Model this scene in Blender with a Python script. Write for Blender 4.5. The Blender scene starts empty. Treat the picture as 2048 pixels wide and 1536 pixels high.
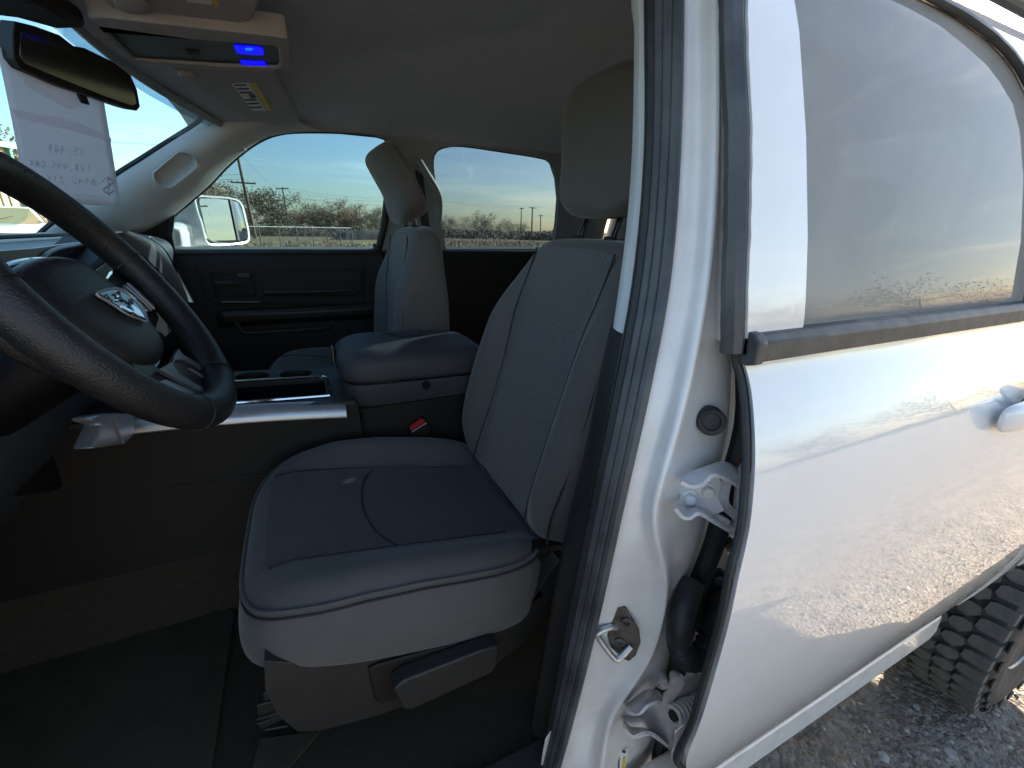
import bpy, bmesh, math, random
from mathutils import Vector, Matrix, noise
from mathutils.geometry import tessellate_polygon
R = math.radians
random.seed(7)
sc = bpy.context.scene
COL = sc.collection

# ------------------------------------------------------------------ camera
FPX, PITCH, YAW, ROLL = 870.0, R(19.5), R(25.6), R(1.2)
CAM = Vector((0.0, -1.25, 1.5))
FW = Vector((math.sin(YAW)*math.cos(PITCH), math.cos(YAW)*math.cos(PITCH), -math.sin(PITCH)))
RT = Vector((math.cos(YAW), -math.sin(YAW), 0))
UP = RT.cross(FW)
RT, UP = RT*math.cos(ROLL)+UP*math.sin(ROLL), -RT*math.sin(ROLL)+UP*math.cos(ROLL)
cd = bpy.data.cameras.new('camera'); cam = bpy.data.objects.new('camera', cd); COL.objects.link(cam)
cd.sensor_width = 36; cd.lens = FPX/2048*36; cd.clip_start = 0.02; cd.clip_end = 3000
cam.matrix_world = Matrix(((RT.x, UP.x, -FW.x, CAM.x), (RT.y, UP.y, -FW.y, CAM.y), (RT.z, UP.z, -FW.z, CAM.z), (0, 0, 0, 1)))
sc.camera = cam

# ------------------------------------------------------------------ sky and sun
SUN_EL, SUN_AZ = R(18.5), R(65)          # azimuth from +Y towards +X
w = bpy.data.worlds.new('World'); sc.world = w; w.use_nodes = True
nt = w.node_tree; N = nt.nodes; L = nt.links; N.clear()
sky = N.new('ShaderNodeTexSky'); sky.sky_type = 'NISHITA'; sky.sun_disc = False
sky.sun_elevation = SUN_EL; sky.sun_rotation = SUN_AZ; sky.air_density = 1.0; sky.dust_density = 1.15; sky.ozone_density = 1.3
tc = N.new('ShaderNodeTexCoord'); mp = N.new('ShaderNodeMapping'); mp.inputs['Scale'].default_value = (2.0, 3.2, 22.0); mp.inputs['Rotation'].default_value = (R(6), R(7), R(20))
nz = N.new('ShaderNodeTexNoise'); nz.inputs['Scale'].default_value = 1.5; nz.inputs['Detail'].default_value = 7; nz.inputs['Roughness'].default_value = 0.58; nz.inputs['Distortion'].default_value = 0.4
rp = N.new('ShaderNodeValToRGB'); rp.color_ramp.elements[0].position = 0.52; rp.color_ramp.elements[1].position = 0.80
rp.color_ramp.elements[1].color = (0.55, 0.55, 0.55, 1)
L.new(tc.outputs['Generated'], mp.inputs['Vector']); L.new(mp.outputs['Vector'], nz.inputs['Vector']); L.new(nz.outputs['Fac'], rp.inputs['Fac'])
mul = N.new('ShaderNodeMix'); mul.data_type = 'RGBA'; mul.blend_type = 'MULTIPLY'; mul.inputs['Factor'].default_value = 1.0
mul.inputs[7].default_value = (1.9, 1.55, 1.3, 1)
L.new(sky.outputs['Color'], mul.inputs[6])
cm = N.new('ShaderNodeMix'); cm.data_type = 'RGBA'
L.new(rp.outputs['Color'], cm.inputs['Factor']); L.new(sky.outputs['Color'], cm.inputs[6]); L.new(mul.outputs[2], cm.inputs[7])
bg = N.new('ShaderNodeBackground'); bg.inputs['Strength'].default_value = 0.07
out = N.new('ShaderNodeOutputWorld')
L.new(cm.outputs[2], bg.inputs['Color']); L.new(bg.outputs['Background'], out.inputs['Surface'])
sd = bpy.data.lights.new('sun', 'SUN'); sd.energy = 5.0; sd.angle = R(0.53); sd.color = (1.0, 0.86, 0.68)
so = bpy.data.objects.new('sun', sd); COL.objects.link(so); so.location = (20, 10, 12)
sdir = Vector((math.sin(SUN_AZ)*math.cos(SUN_EL), math.cos(SUN_AZ)*math.cos(SUN_EL), math.sin(SUN_EL)))
so.rotation_euler = sdir.to_track_quat('Z', 'Y').to_euler()
sc.view_settings.view_transform = 'Standard'; sc.view_settings.look = 'None'
sc.view_settings.exposure = 2.55; sc.view_settings.gamma = 1.0
sc.cycles.max_bounces = 8; sc.cycles.diffuse_bounces = 4; sc.cycles.glossy_bounces = 4; sc.cycles.transparent_max_bounces = 16
sc.cycles.transmission_bounces = 4; sc.cycles.caustics_reflective = False; sc.cycles.caustics_refractive = False
sc.cycles.sample_clamp_indirect = 6.0
sc.cycles.use_denoising = True

# ------------------------------------------------------------------ placing helpers
def ray(px, py): return FW + RT*((px-1024)/FPX) - UP*((py-768)/FPX)
def at(px, py, X=None, Y=None, Z=None):
    d = ray(px, py)
    for i, v in enumerate((X, Y, Z)):
        if v is not None: return CAM + d*((v-CAM[i])/d[i])
def pl(px, py, n, p0):
    n = Vector(n); d = ray(px, py); return CAM + d*(n.dot(Vector(p0)-CAM)/n.dot(d))
def interp(x, xs, ys):
    if x <= xs[0]: return ys[0]
    for i in range(1, len(xs)):
        if x <= xs[i]:
            f = (x-xs[i-1])/(xs[i]-xs[i-1]); f0 = f
            return ys[i-1]*(1-f)+ys[i]*f
    return ys[-1]
_prof = [(z/100, -1.036+1.17*max(0, z/100-1.10)**2+.30*max(0, 1.06-z/100)**2+.18*max(0, .9-z/100)**2) for z in range(38, 138, 2)]
SZ = [p[0] for p in _prof]+[1.385, 1.42, 1.5, 1.6, 1.7, 1.79, 1.84]
SY = [p[1] for p in _prof]+[-.953, -.949, -.933, -.908, -.878, -.842, -.805]
PZ = [.38, .5, .6, .7, .8, .9, 1.0, 1.1, 1.2, 1.28, 1.35, 1.385, 1.42, 1.5, 1.6, 1.7, 1.79, 1.84]
PY = [-.918, -.925, -.932, -.941, -.953, -.966, -.976, -.983, -.984, -.978, -.966, -.957, -.951, -.933, -.908, -.878, -.842, -.805]
def side(z): return interp(z, SZ, SY)          # driver's side of the body: y of the door skin at height z
def side0(z): return interp(z, PZ, PY)         # the plane the door pillar is set back from
def sat(px, py, off=0.0, fn=None):             # where a sight line meets that skin, moved inwards by off
    Y = -.95; fn = fn or side
    for i in range(50):
        P = at(px, py, Y=Y); Y = .6*Y+.4*(fn(P.z)+off)
    return P
def sat0(px, py, off=0.0): return sat(px, py, off, side0)
def bearing(az, dist, z=0.0): return Vector((CAM.x+math.sin(R(az))*dist, CAM.y+math.cos(R(az))*dist, z))

# ------------------------------------------------------------------ mesh helpers
def mk(name, vf, mat, parent=None, smooth=True, sub=0, bevel=0, solid=0, sharp=40, label=None, bseg=2, mats=None, mi=None, uv=None):
    v, f = vf
    me = bpy.data.meshes.new(name); me.from_pydata([tuple(p) for p in v], [], f); me.update()
    bm = bmesh.new(); bm.from_mesh(me); bmesh.ops.remove_doubles(bm, verts=bm.verts, dist=1e-6) if uv is None and mi is None else None
    bmesh.ops.recalc_face_normals(bm, faces=bm.faces); bm.to_mesh(me); bm.free()
    for m in (mats or [mat]): me.materials.append(m)
    if mi:
        for p, k in zip(me.polygons, mi): p.material_index = k
    if uv:
        ul = me.uv_layers.new(name='UVMap')
        for lp in me.loops: ul.data[lp.index].uv = uv[lp.vertex_index]
    if smooth:
        me.shade_smooth()
        if not sub and sharp: me.set_sharp_from_angle(angle=R(sharp))
    o = bpy.data.objects.new(name, me); COL.objects.link(o)
    if parent is not None:
        o.parent = parent; o.matrix_parent_inverse = Matrix.Translation(-world_loc(parent))
    if solid:
        m = o.modifiers.new('s', 'SOLIDIFY'); m.thickness = solid; m.offset = 0; m = o.modifiers.new('e', 'EDGE_SPLIT'); m.split_angle = R(42)
    if bevel: m = o.modifiers.new('b', 'BEVEL'); m.width = bevel; m.segments = bseg; m.limit_method = 'ANGLE'; m.angle_limit = R(35)
    if sub: m = o.modifiers.new('u', 'SUBSURF'); m.levels = sub; m.render_levels = sub
    if label: o['label'] = label
    return o
def world_loc(o): return o.location.copy()
def empty(name, loc=(0, 0, 0), parent=None, label=None, cat=None, group=None, kind=None):
    o = bpy.data.objects.new(name, None); COL.objects.link(o); o.empty_display_size = .1
    if parent is not None: o.parent = parent; o.matrix_parent_inverse = Matrix.Translation(-world_loc(parent))
    o.location = loc
    return tag(o, label, cat, group, kind)
def tag(o, label=None, cat=None, group=None, kind=None):
    for k, v in (('label', label), ('category', cat), ('group', group), ('kind', kind)):
        if v: o[k] = v
    return o
class MB:
    def __init__(s): s.v = []; s.f = []
    def add(s, vf):
        n = len(s.v); s.v += [Vector(p) for p in vf[0]]; s.f += [tuple(i+n for i in q) for q in vf[1]]; return s
    @property
    def vf(s): return s.v, s.f
def box(c, d, rot=None):
    v = []
    for i in (-1, 1):
        for j in (-1, 1):
            for k in (-1, 1):
                p = Vector((i*d[0]/2, j*d[1]/2, k*d[2]/2))
                if rot is not None: p = rot @ p
                v.append(Vector(c)+p)
    return v, [(0, 1, 3, 2), (4, 6, 7, 5), (0, 4, 5, 1), (2, 3, 7, 6), (0, 2, 6, 4), (1, 5, 7, 3)]
def cat(pts, n, closed=False):                # Catmull-Rom resampling to n points, even in length
    P = [Vector(p) for p in pts]; m = len(P); dense = []
    segs = m if closed else m-1
    for i in range(segs):
        if closed: a, b, c, d = P[(i-1) % m], P[i], P[(i+1) % m], P[(i+2) % m]
        else: a, b, c, d = P[max(i-1, 0)], P[i], P[i+1], P[min(i+2, m-1)]
        for k in range(24):
            t = k/24
            dense.append(.5*((2*b)+(c-a)*t+(2*a-5*b+4*c-d)*t*t+(3*b-a-3*c+d)*t**3))
    dense.append(P[0].copy() if closed else P[-1].copy())
    return resample(dense, n, closed)
def resample(P, n, closed=False):
    s = [0.0]
    for i in range(1, len(P)): s.append(s[-1]+(P[i]-P[i-1]).length)
    out = []; tot = s[-1]; j = 0; steps = n if closed else n-1
    for k in range(n):
        t = tot*k/steps
        while j < len(s)-2 and s[j+1] < t: j += 1
        f = (t-s[j])/max(1e-9, s[j+1]-s[j]); out.append(P[j].lerp(P[j+1], min(1, max(0, f))))
    return out
def tube(path, r, n=8, closed=False, cap=True, flat=1.0):
    P = [Vector(p) for p in path]; m = len(P); v = []; f = []; nrm = None
    for i in range(m):
        if closed: t = P[(i+1) % m]-P[i-1]
        else: t = P[min(i+1, m-1)]-P[max(i-1, 0)]
        t.normalize()
        if nrm is None:
            nrm = t.orthogonal().normalized()
        nrm = (nrm-t*nrm.dot(t)).normalized(); b = t.cross(nrm)
        rr = r[i] if isinstance(r, (list, tuple)) else r
        for k in range(n):
            a = 2*math.pi*k/n; v.append(P[i]+nrm*(math.cos(a)*rr)+b*(math.sin(a)*rr*flat))
    for i in range(m if closed else m-1):
        for k in range(n):
            a = i*n+k; b2 = i*n+(k+1) % n; j = (i+1) % m
            f.append((a, b2, j*n+(k+1) % n, j*n+k))
    if cap and not closed: f += [tuple(range(n-1, -1, -1)), tuple(range((m-1)*n, m*n))]
    return v, f
def loft(rings, cap0=True, cap1=True, closed=True):
    n = len(rings[0]); v = [Vector(p) for r in rings for p in r]; f = []
    for i in range(len(rings)-1):
        for k in range(n if closed else n-1):
            a = i*n+k; b = i*n+(k+1) % n; f.append((a, b, b+n, a+n))
    if closed and cap0: f.append(tuple(range(n-1, -1, -1)))
    if closed and cap1: f.append(tuple(range((len(rings)-1)*n, len(rings)*n)))
    return v, f
def sheet(lines): return loft(lines, closed=False)        # open surface through several polylines of equal count
def grid(fn, nu, nv):
    v = [fn(i/(nu-1), j/(nv-1)) for i in range(nu) for j in range(nv)]
    return v, [(i*nv+j, i*nv+j+1, (i+1)*nv+j+1, (i+1)*nv+j) for i in range(nu-1) for j in range(nv-1)]
def plate(outer, ext, holes=()):               # flat polygon (3-D points, optional holes) pushed along ext
    loops = [[Vector(p) for p in outer]]+[[Vector(p) for p in h] for h in holes]
    v = [p for l in loops for p in l]; n = len(v); e = Vector(ext)
    tri = tessellate_polygon(loops)
    f = [tuple(t) for t in tri]+[tuple(i+n for i in reversed(t)) for t in tri]; k = 0
    for l in loops:
        m = len(l)
        for i in range(m): a = k+i; b = k+(i+1) % m; f.append((a, b, b+n, a+n))
        k += m
    return v+[p+e for p in v], f
def cyl(p0, p1, r, n=16, r1=None):
    p0 = Vector(p0); p1 = Vector(p1)
    return tube([p0, p1], [r, r if r1 is None else r1], n)
def disc_profile(c, axis, prof, n=20):          # lathe: prof = [(radius, along)]
    ax = Vector(axis).normalized(); e1 = ax.orthogonal().normalized(); e2 = ax.cross(e1)
    rings = [[Vector(c)+ax*h+(e1*math.cos(2*math.pi*k/n)+e2*math.sin(2*math.pi*k/n))*max(r, 1e-4) for k in range(n)] for r, h in prof]
    return loft(rings)
def rrect(cx, cy, w, h, r, k=5):
    o = []
    for sx, sy, a0 in ((1, 1, 0), (-1, 1, 90), (-1, -1, 180), (1, -1, 270)):
        for i in range(k+1):
            a = R(a0+90*i/k); o.append((cx+sx*(w/2-r)+r*math.cos(a), cy+sy*(h/2-r)+r*math.sin(a)))
    return o
def sstep(x, a, b):
    t = min(1, max(0, (x-a)/(b-a))); return t*t*(3-2*t)

# ------------------------------------------------------------------ materials
def mat(name, col, rough=.5, metal=0.0, coat=0.0, coat_rough=.05, bump=0.0, bscale=200.0, var=0.0, vscale=6.0, spec=None, col2=None, detail=4, sheen=0.0):
    m = bpy.data.materials.new(name); m.use_nodes = True; t = m.node_tree; b = t.nodes['Principled BSDF']
    b.inputs['Base Color'].default_value = (*col, 1); b.inputs['Roughness'].default_value = rough; b.inputs['Metallic'].default_value = metal
    b.inputs['Coat Weight'].default_value = coat; b.inputs['Coat Roughness'].default_value = coat_rough
    if spec is not None: b.inputs['Specular IOR Level'].default_value = spec
    if sheen: b.inputs['Sheen Weight'].default_value = sheen; b.inputs['Sheen Roughness'].default_value = .4
    co = t.nodes.new('ShaderNodeTexCoord')
    if var or col2:
        n = t.nodes.new('ShaderNodeTexNoise'); n.inputs['Scale'].default_value = vscale; n.inputs['Detail'].default_value = detail; n.inputs['Roughness'].default_value = .6
        t.links.new(co.outputs['Object'], n.inputs['Vector'])
        mx = t.nodes.new('ShaderNodeMix'); mx.data_type = 'RGBA'
        c2 = col2 or tuple(c*(1-var) for c in col); c1 = col if col2 else tuple(min(1, c*(1+var)) for c in col)
        mx.inputs[6].default_value = (*c2, 1); mx.inputs[7].default_value = (*c1, 1)
        r = t.nodes.new('ShaderNodeMapRange'); r.inputs[1].default_value = .35; r.inputs[2].default_value = .65
        t.links.new(n.outputs['Fac'], r.inputs[0]); t.links.new(r.outputs[0], mx.inputs['Factor']); t.links.new(mx.outputs[2], b.inputs['Base Color'])
        if rough > .15:
            r2 = t.nodes.new('ShaderNodeMapRange'); r2.inputs[3].default_value = rough*.85; r2.inputs[4].default_value = min(1, rough*1.15)
            t.links.new(n.outputs['Fac'], r2.inputs[0]); t.links.new(r2.outputs[0], b.inputs['Roughness'])
    if bump:
        n2 = t.nodes.new('ShaderNodeTexNoise'); n2.inputs['Scale'].default_value = bscale; n2.inputs['Detail'].default_value = 3
        t.links.new(co.outputs['Object'], n2.inputs['Vector'])
        bp = t.nodes.new('ShaderNodeBump'); bp.inputs['Strength'].default_value = bump; bp.inputs['Distance'].default_value = .002
        t.links.new(n2.outputs['Fac'], bp.inputs['Height']); t.links.new(bp.outputs['Normal'], b.inputs['Normal'])
    return m
def glass(name, tint, film=0.0, film_col=(.5, .5, .48), refl=1.0, grain=1.0):
    m = bpy.data.materials.new(name); m.use_nodes = True; t = m.node_tree; t.nodes.clear()
    o = t.nodes.new('ShaderNodeOutputMaterial'); tr = t.nodes.new('ShaderNodeBsdfTransparent'); tr.inputs[0].default_value = (*tint, 1)
    g = t.nodes.new('ShaderNodeBsdfGlossy'); g.inputs['Roughness'].default_value = .01; g.inputs[0].default_value = (refl, refl, refl, 1)
    lw_ = t.nodes.new('ShaderNodeLayerWeight'); lw_.inputs[0].default_value = .5; pw = t.nodes.new('ShaderNodeMath'); pw.operation = 'POWER'; pw.inputs[1].default_value = 5.0
    fr = t.nodes.new('ShaderNodeMath'); fr.operation = 'MULTIPLY_ADD'; fr.inputs[1].default_value = .94; fr.inputs[2].default_value = .05; mx = t.nodes.new('ShaderNodeMixShader')
    t.links.new(lw_.outputs['Facing'], pw.inputs[0]); t.links.new(pw.outputs[0], fr.inputs[0])
    t.links.new(fr.outputs[0], mx.inputs[0]); t.links.new(tr.outputs[0], mx.inputs[1]); t.links.new(g.outputs[0], mx.inputs[2])
    last = mx
    if film:
        d = t.nodes.new('ShaderNodeBsdfDiffuse'); d.inputs[0].default_value = (*film_col, 1)
        tl = t.nodes.new('ShaderNodeBsdfTranslucent'); tl.inputs[0].default_value = (*film_col, 1)
        m2 = t.nodes.new('ShaderNodeMixShader'); m2.inputs[0].default_value = .12; t.links.new(d.outputs[0], m2.inputs[1]); t.links.new(tl.outputs[0], m2.inputs[2])
        co = t.nodes.new('ShaderNodeTexCoord'); n = t.nodes.new('ShaderNodeTexNoise'); n.inputs['Scale'].default_value = 5; n.inputs['Detail'].default_value = 8
        n3 = t.nodes.new('ShaderNodeTexNoise'); n3.inputs['Scale'].default_value = 350
        t.links.new(co.outputs['Object'], n.inputs['Vector']); t.links.new(co.outputs['Object'], n3.inputs['Vector'])
        ad = t.nodes.new('ShaderNodeMath'); ad.operation = 'MULTIPLY_ADD'; ad.inputs[1].default_value = grain; t.links.new(n3.outputs['Fac'], ad.inputs[0]); t.links.new(n.outputs['Fac'], ad.inputs[2])
        r = t.nodes.new('ShaderNodeMapRange'); r.inputs[1].default_value = .25+.5*grain; r.inputs[2].default_value = .75+.5*grain; r.inputs[3].default_value = film*.75; r.inputs[4].default_value = film*1.25
        t.links.new(ad.outputs[0], r.inputs[0])
        m3 = t.nodes.new('ShaderNodeMixShader'); t.links.new(r.outputs[0], m3.inputs[0]); t.links.new(mx.outputs[0], m3.inputs[1]); t.links.new(m2.outputs[0], m3.inputs[2]); last = m3
    t.links.new(last.outputs[0], o.inputs[0]); return m
def emit(name, col, s):
    m = bpy.data.materials.new(name); m.use_nodes = True; b = m.node_tree.nodes['Principled BSDF']
    b.inputs['Base Color'].default_value = (.02, .02, .05, 1); b.inputs['Emission Color'].default_value = (*col, 1); b.inputs['Emission Strength'].default_value = s; return m
M = {}
M['paint'] = mat('white_paint', (.78, .755, .725), .30, coat=1.0, coat_rough=.015, var=.02, vscale=3)
def dusty(m, dust, zlo, zhi, amt):              # a film of road dust, thicker low down
    t = m.node_tree; b = t.nodes['Principled BSDF']; g_ = t.nodes.new('ShaderNodeNewGeometry'); s_ = t.nodes.new('ShaderNodeSeparateXYZ'); t.links.new(g_.outputs['Position'], s_.inputs[0])
    r = t.nodes.new('ShaderNodeMapRange'); r.inputs[1].default_value = zhi; r.inputs[2].default_value = zlo; r.inputs[3].default_value = .12; r.inputs[4].default_value = 1.0; t.links.new(s_.outputs[2], r.inputs[0])
    n = t.nodes.new('ShaderNodeTexNoise'); n.inputs['Scale'].default_value = 22; n.inputs['Detail'].default_value = 9; n.inputs['Roughness'].default_value = .7; t.links.new(g_.outputs['Position'], n.inputs['Vector'])
    n2 = t.nodes.new('ShaderNodeMapRange'); n2.inputs[1].default_value = .45; n2.inputs[2].default_value = .75; n2.inputs[4].default_value = amt; t.links.new(n.outputs['Fac'], n2.inputs[0])
    q = t.nodes.new('ShaderNodeMath'); q.operation = 'MULTIPLY'; t.links.new(r.outputs[0], q.inputs[0]); t.links.new(n2.outputs[0], q.inputs[1])
    mx = t.nodes.new('ShaderNodeMix'); mx.data_type = 'RGBA'; mx.inputs[7].default_value = (*dust, 1); t.links.new(q.outputs[0], mx.inputs[0])
    old = b.inputs['Base Color'].links[0].from_socket; t.links.new(old, mx.inputs[6]); t.links.new(mx.outputs[2], b.inputs['Base Color'])
    q2 = t.nodes.new('ShaderNodeMath'); q2.operation = 'MULTIPLY_ADD'; q2.inputs[1].default_value = .25; q2.inputs[2].default_value = b.inputs['Coat Roughness'].default_value; t.links.new(q.outputs[0], q2.inputs[0]); t.links.new(q2.outputs[0], b.inputs['Coat Roughness'])
dusty(M['paint'], (.42, .36, .29), .55, 1.0, .55); M['paint'].node_tree.nodes['Principled BSDF'].inputs['Coat IOR'].default_value = 1.75
M['paint_jamb'] = mat('jamb_paint', (.83, .80, .77), .34, coat=.6, coat_rough=.10, col2=(.72, .69, .67), vscale=9, detail=6)
dusty(M['paint_jamb'], (.40, .34, .28), .5, 1.3, .38)
M['hinge'] = mat('hinge_paint', (.74, .74, .76), .36, col2=(.62, .58, .55), vscale=35, detail=6, bump=.15, bscale=300)
M['rust'] = mat('rusty_metal', (.16, .09, .05), .8, metal=.3, col2=(.06, .04, .03), vscale=160, bump=.5, bscale=400)
M['zinc'] = mat('zinc_bolt', (.55, .56, .58), .38, metal=.8, var=.2, vscale=120)
M['rubber'] = mat('black_rubber', (.018, .019, .02), .55, var=.3, vscale=40, bump=.1, bscale=120)
M['rubber_grey'] = mat('weatherstrip_rubber', (.060, .063, .066), .42, var=.35, vscale=14, bump=.08, bscale=200)
M['mold'] = mat('belt_moulding', (.045, .047, .048), .5, col2=(.075, .076, .074), vscale=30, bump=.2, bscale=260)
M['plastic'] = mat('dark_plastic', (.0125, .0092, .0068), .6, spec=.35, var=.15, vscale=20, bump=.25, bscale=700)
M['plastic2'] = mat('charcoal_plastic', (.025, .0225, .0205), .46, var=.12, vscale=15, bump=.25, bscale=700)
M['dash'] = mat('dash_plastic', (.055, .066, .080), .36, var=.12, vscale=12, bump=.3, bscale=600)
M['dash_metal'] = mat('dash_silver_trim', (.20, .20, .21), .38, metal=.5, var=.08)
M['silver'] = mat('satin_silver_trim', (.50, .51, .54), .32, metal=.6, var=.06, vscale=30)
M['chrome'] = mat('chrome', (.8, .82, .85), .08, metal=1.0)
M['black'] = mat('matt_black', (.006, .006, .007), .4, spec=.15)
M['gloss'] = mat('gloss_black', (.008, .008, .01), .12, coat=.6)
M['leather'] = mat('wheel_leather', (.016, .015, .015), .40, var=.2, vscale=30, bump=.55, bscale=420)
M['trim'] = mat('grey_trim', (.27, .28, .285), .62, var=.06, vscale=10, bump=.12, bscale=500)
M['trim_light'] = mat('light_trim', (.52, .53, .53), .55, var=.05, vscale=10)
M['liner'] = mat('headliner_cloth', (.45, .485, .53), .95, var=.05, vscale=25, bump=.4, bscale=900, sheen=.1)
M['visor'] = mat('visor_cloth', (.33, .32, .305), .85, var=.05, vscale=25, bump=.3, bscale=900)
M['carpet'] = mat('carpet', (.034, .025, .013), .97, col2=(.044, .033, .019), vscale=90, bump=.9, bscale=500)
M['mat'] = mat('rubber_floor', (.048, .036, .019), .85, col2=(.062, .048, .028), vscale=14, detail=8, bump=.3, bscale=260)
M['steel'] = mat('dull_steel', (.13, .12, .11), .5, metal=.7, var=.3, vscale=60)
M['thread'] = mat('seam_thread', (.026, .025, .025), .9)
M['red'] = mat('red_button', (.45, .02, .025), .4)
M['paper'] = mat('paper', (.76, .73, .77), .85, col2=(.68, .66, .70), vscale=9)
_t = M['paper'].node_tree; _b = _t.nodes['Principled BSDF']; _tl = _t.nodes.new('ShaderNodeBsdfTranslucent'); _tl.inputs[0].default_value = (.80, .75, .78, 1)
_mx = _t.nodes.new('ShaderNodeMixShader'); _mx.inputs[0].default_value = .68; _o = _t.nodes['Material Output']
_t.links.new(_b.outputs[0], _mx.inputs[1]); _t.links.new(_tl.outputs[0], _mx.inputs[2]); _t.links.new(_mx.outputs[0], _o.inputs['Surface'])
def thin(m, c, k):                              # light shines through the sheet
    q = m.node_tree; b_ = q.nodes['Principled BSDF']; a = q.nodes.new('ShaderNodeBsdfTranslucent'); a.inputs[0].default_value = (*c, 1); x = q.nodes.new('ShaderNodeMixShader'); x.inputs[0].default_value = k
    q.links.new(b_.outputs[0], x.inputs[1]); q.links.new(a.outputs[0], x.inputs[2]); q.links.new(x.outputs[0], q.nodes['Material Output'].inputs['Surface'])
M['paper_tape'] = mat('paper_stain', (.66, .61, .58), .85, col2=(.72, .69, .71), vscale=14)
M['ink'] = mat('ink_showing_through', (.60, .57, .63), .9)
M['band'] = mat('printed_band', (.69, .64, .69), .9)
thin(M['paper_tape'], (.96, .90, .87), .88); thin(M['band'], (.96, .89, .93), .88); thin(M['ink'], (.97, .94, 1.0), .90)
M['label_white'] = mat('label_white', (.62, .62, .60), .6)
M['label_yellow'] = mat('label_yellow', (.55, .40, .04), .6)
M['label_ink'] = mat('label_ink', (.05, .05, .05), .7)
M['screen'] = mat('screen', (.30, .38, .36), .18, coat=.6)
M['mirror'] = mat('mirror_glass', (.14, .17, .21), .01, metal=1.0)
M['mirror_dark'] = mat('dimmed_mirror', (.055, .06, .055), .08, metal=.6)
M['blue'] = emit('blue_lamp', (.0, .0, 1.0), .20)
M['blue2'] = emit('blue_lamp_core', (.0, .12, 1.0), .30)
M['g_wind'] = glass('windshield_glass', (.66, .91, .97))
M['g_frost'] = glass('windshield_band_glass', (.45, .62, .72), film=.25, film_col=(.45, .5, .55))
M['g_side'] = glass('side_glass', (.43, .545, .605), film=.012)
M['g_priv'] = glass('privacy_glass', (.33, .40, .46), film=.03)
M['g_privd'] = glass('dusty_glare_glass', (.02, .022, .024), film=.42, film_col=(.62, .60, .56), grain=.15)  # film is part dust, part sun glare painted as a pale haze
M['tyre'] = mat('tyre_rubber', (.030, .029, .028), .75, col2=(.055, .050, .045), vscale=25, detail=6, bump=.5, bscale=200)
M['tread'] = mat('tread_rubber', (.085, .082, .078), .85, col2=(.125, .117, .106), vscale=30, detail=7, bump=.6, bscale=150)
M['rim'] = mat('steel_rim', (.30, .30, .30), .4, metal=.8, var=.2)

def fabric(name, col, pattern=False, k=95.0):
    m = mat(name, col, .92, var=.07, vscale=18, sheen=.25)
    t = m.node_tree; b = t.nodes['Principled BSDF']; uv = t.nodes.new('ShaderNodeTexCoord')
    sp = t.nodes.new('ShaderNodeSeparateXYZ'); t.links.new(uv.outputs['UV'], sp.inputs[0])
    def wave(sx, sy):
        a = t.nodes.new('ShaderNodeMath'); a.operation = 'MULTIPLY'; a.inputs[1].default_value = sx; t.links.new(sp.outputs[0], a.inputs[0])
        c = t.nodes.new('ShaderNodeMath'); c.operation = 'MULTIPLY_ADD'; c.inputs[1].default_value = sy; t.links.new(sp.outputs[1], c.inputs[0]); t.links.new(a.outputs[0], c.inputs[2])
        s = t.nodes.new('ShaderNodeMath'); s.operation = 'SINE'; t.links.new(c.outputs[0], s.inputs[0]); return s
    bp = t.nodes.new('ShaderNodeBump')
    if pattern:
        s1 = wave(k*2.6, k*4.2); s2 = wave(-k*2.6, k*4.2)
        p = t.nodes.new('ShaderNodeMath'); p.operation = 'MULTIPLY'; t.links.new(s1.outputs[0], p.inputs[0]); t.links.new(s2.outputs[0], p.inputs[1])
        ab = t.nodes.new('ShaderNodeMath'); ab.operation = 'ABSOLUTE'; t.links.new(p.outputs[0], ab.inputs[0])
        pw = t.nodes.new('ShaderNodeMath'); pw.operation = 'POWER'; pw.inputs[1].default_value = .45; t.links.new(ab.outputs[0], pw.inputs[0])
        bp.inputs['Strength'].default_value = .7; bp.inputs['Distance'].default_value = .003; t.links.new(pw.outputs[0], bp.inputs['Height'])
        mx = t.nodes.new('ShaderNodeMix'); mx.data_type = 'RGBA'; mx.inputs[6].default_value = (*[c*1.5 for c in col], 1); mx.inputs[7].default_value = (*[c*.82 for c in col], 1)
        t.links.new(pw.outputs[0], mx.inputs['Factor']); t.links.new(mx.outputs[2], b.inputs['Base Color'])
    else:
        n2 = t.nodes.new('ShaderNodeTexNoise'); n2.inputs['Scale'].default_value = 900; t.links.new(uv.outputs['Object'], n2.inputs['Vector'])
        n3 = t.nodes.new('ShaderNodeTexNoise'); n3.inputs['Scale'].default_value = 11; n3.inputs['Detail'].default_value = 3; n3.inputs['Distortion'].default_value = .8; t.links.new(uv.outputs['Object'], n3.inputs['Vector'])
        ad = t.nodes.new('ShaderNodeMath'); ad.operation = 'MULTIPLY_ADD'; ad.inputs[1].default_value = .12
        t.links.new(n2.outputs['Fac'], ad.inputs[0]); t.links.new(n3.outputs['Fac'], ad.inputs[2])
        bp.inputs['Strength'].default_value = .45; bp.inputs['Distance'].default_value = .008; t.links.new(ad.outputs[0], bp.inputs['Height'])
    t.links.new(bp.outputs['Normal'], b.inputs['Normal']); return m
M['seat'] = fabric('seat_cloth', (.102, .095, .089))
M['seat_dk'] = fabric('seat_cloth_centre', (.078, .072, .067))
M['seat_mesh'] = fabric('seat_cloth_diamond', (.104, .100, .098), True)
M['seat_vinyl'] = mat('armrest_vinyl', (.044, .045, .049), .6, var=.1, vscale=10, bump=.3, bscale=500)
M['carbon'] = mat('carbon_weave', (.02, .016, .014), .35, spec=.25)
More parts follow.
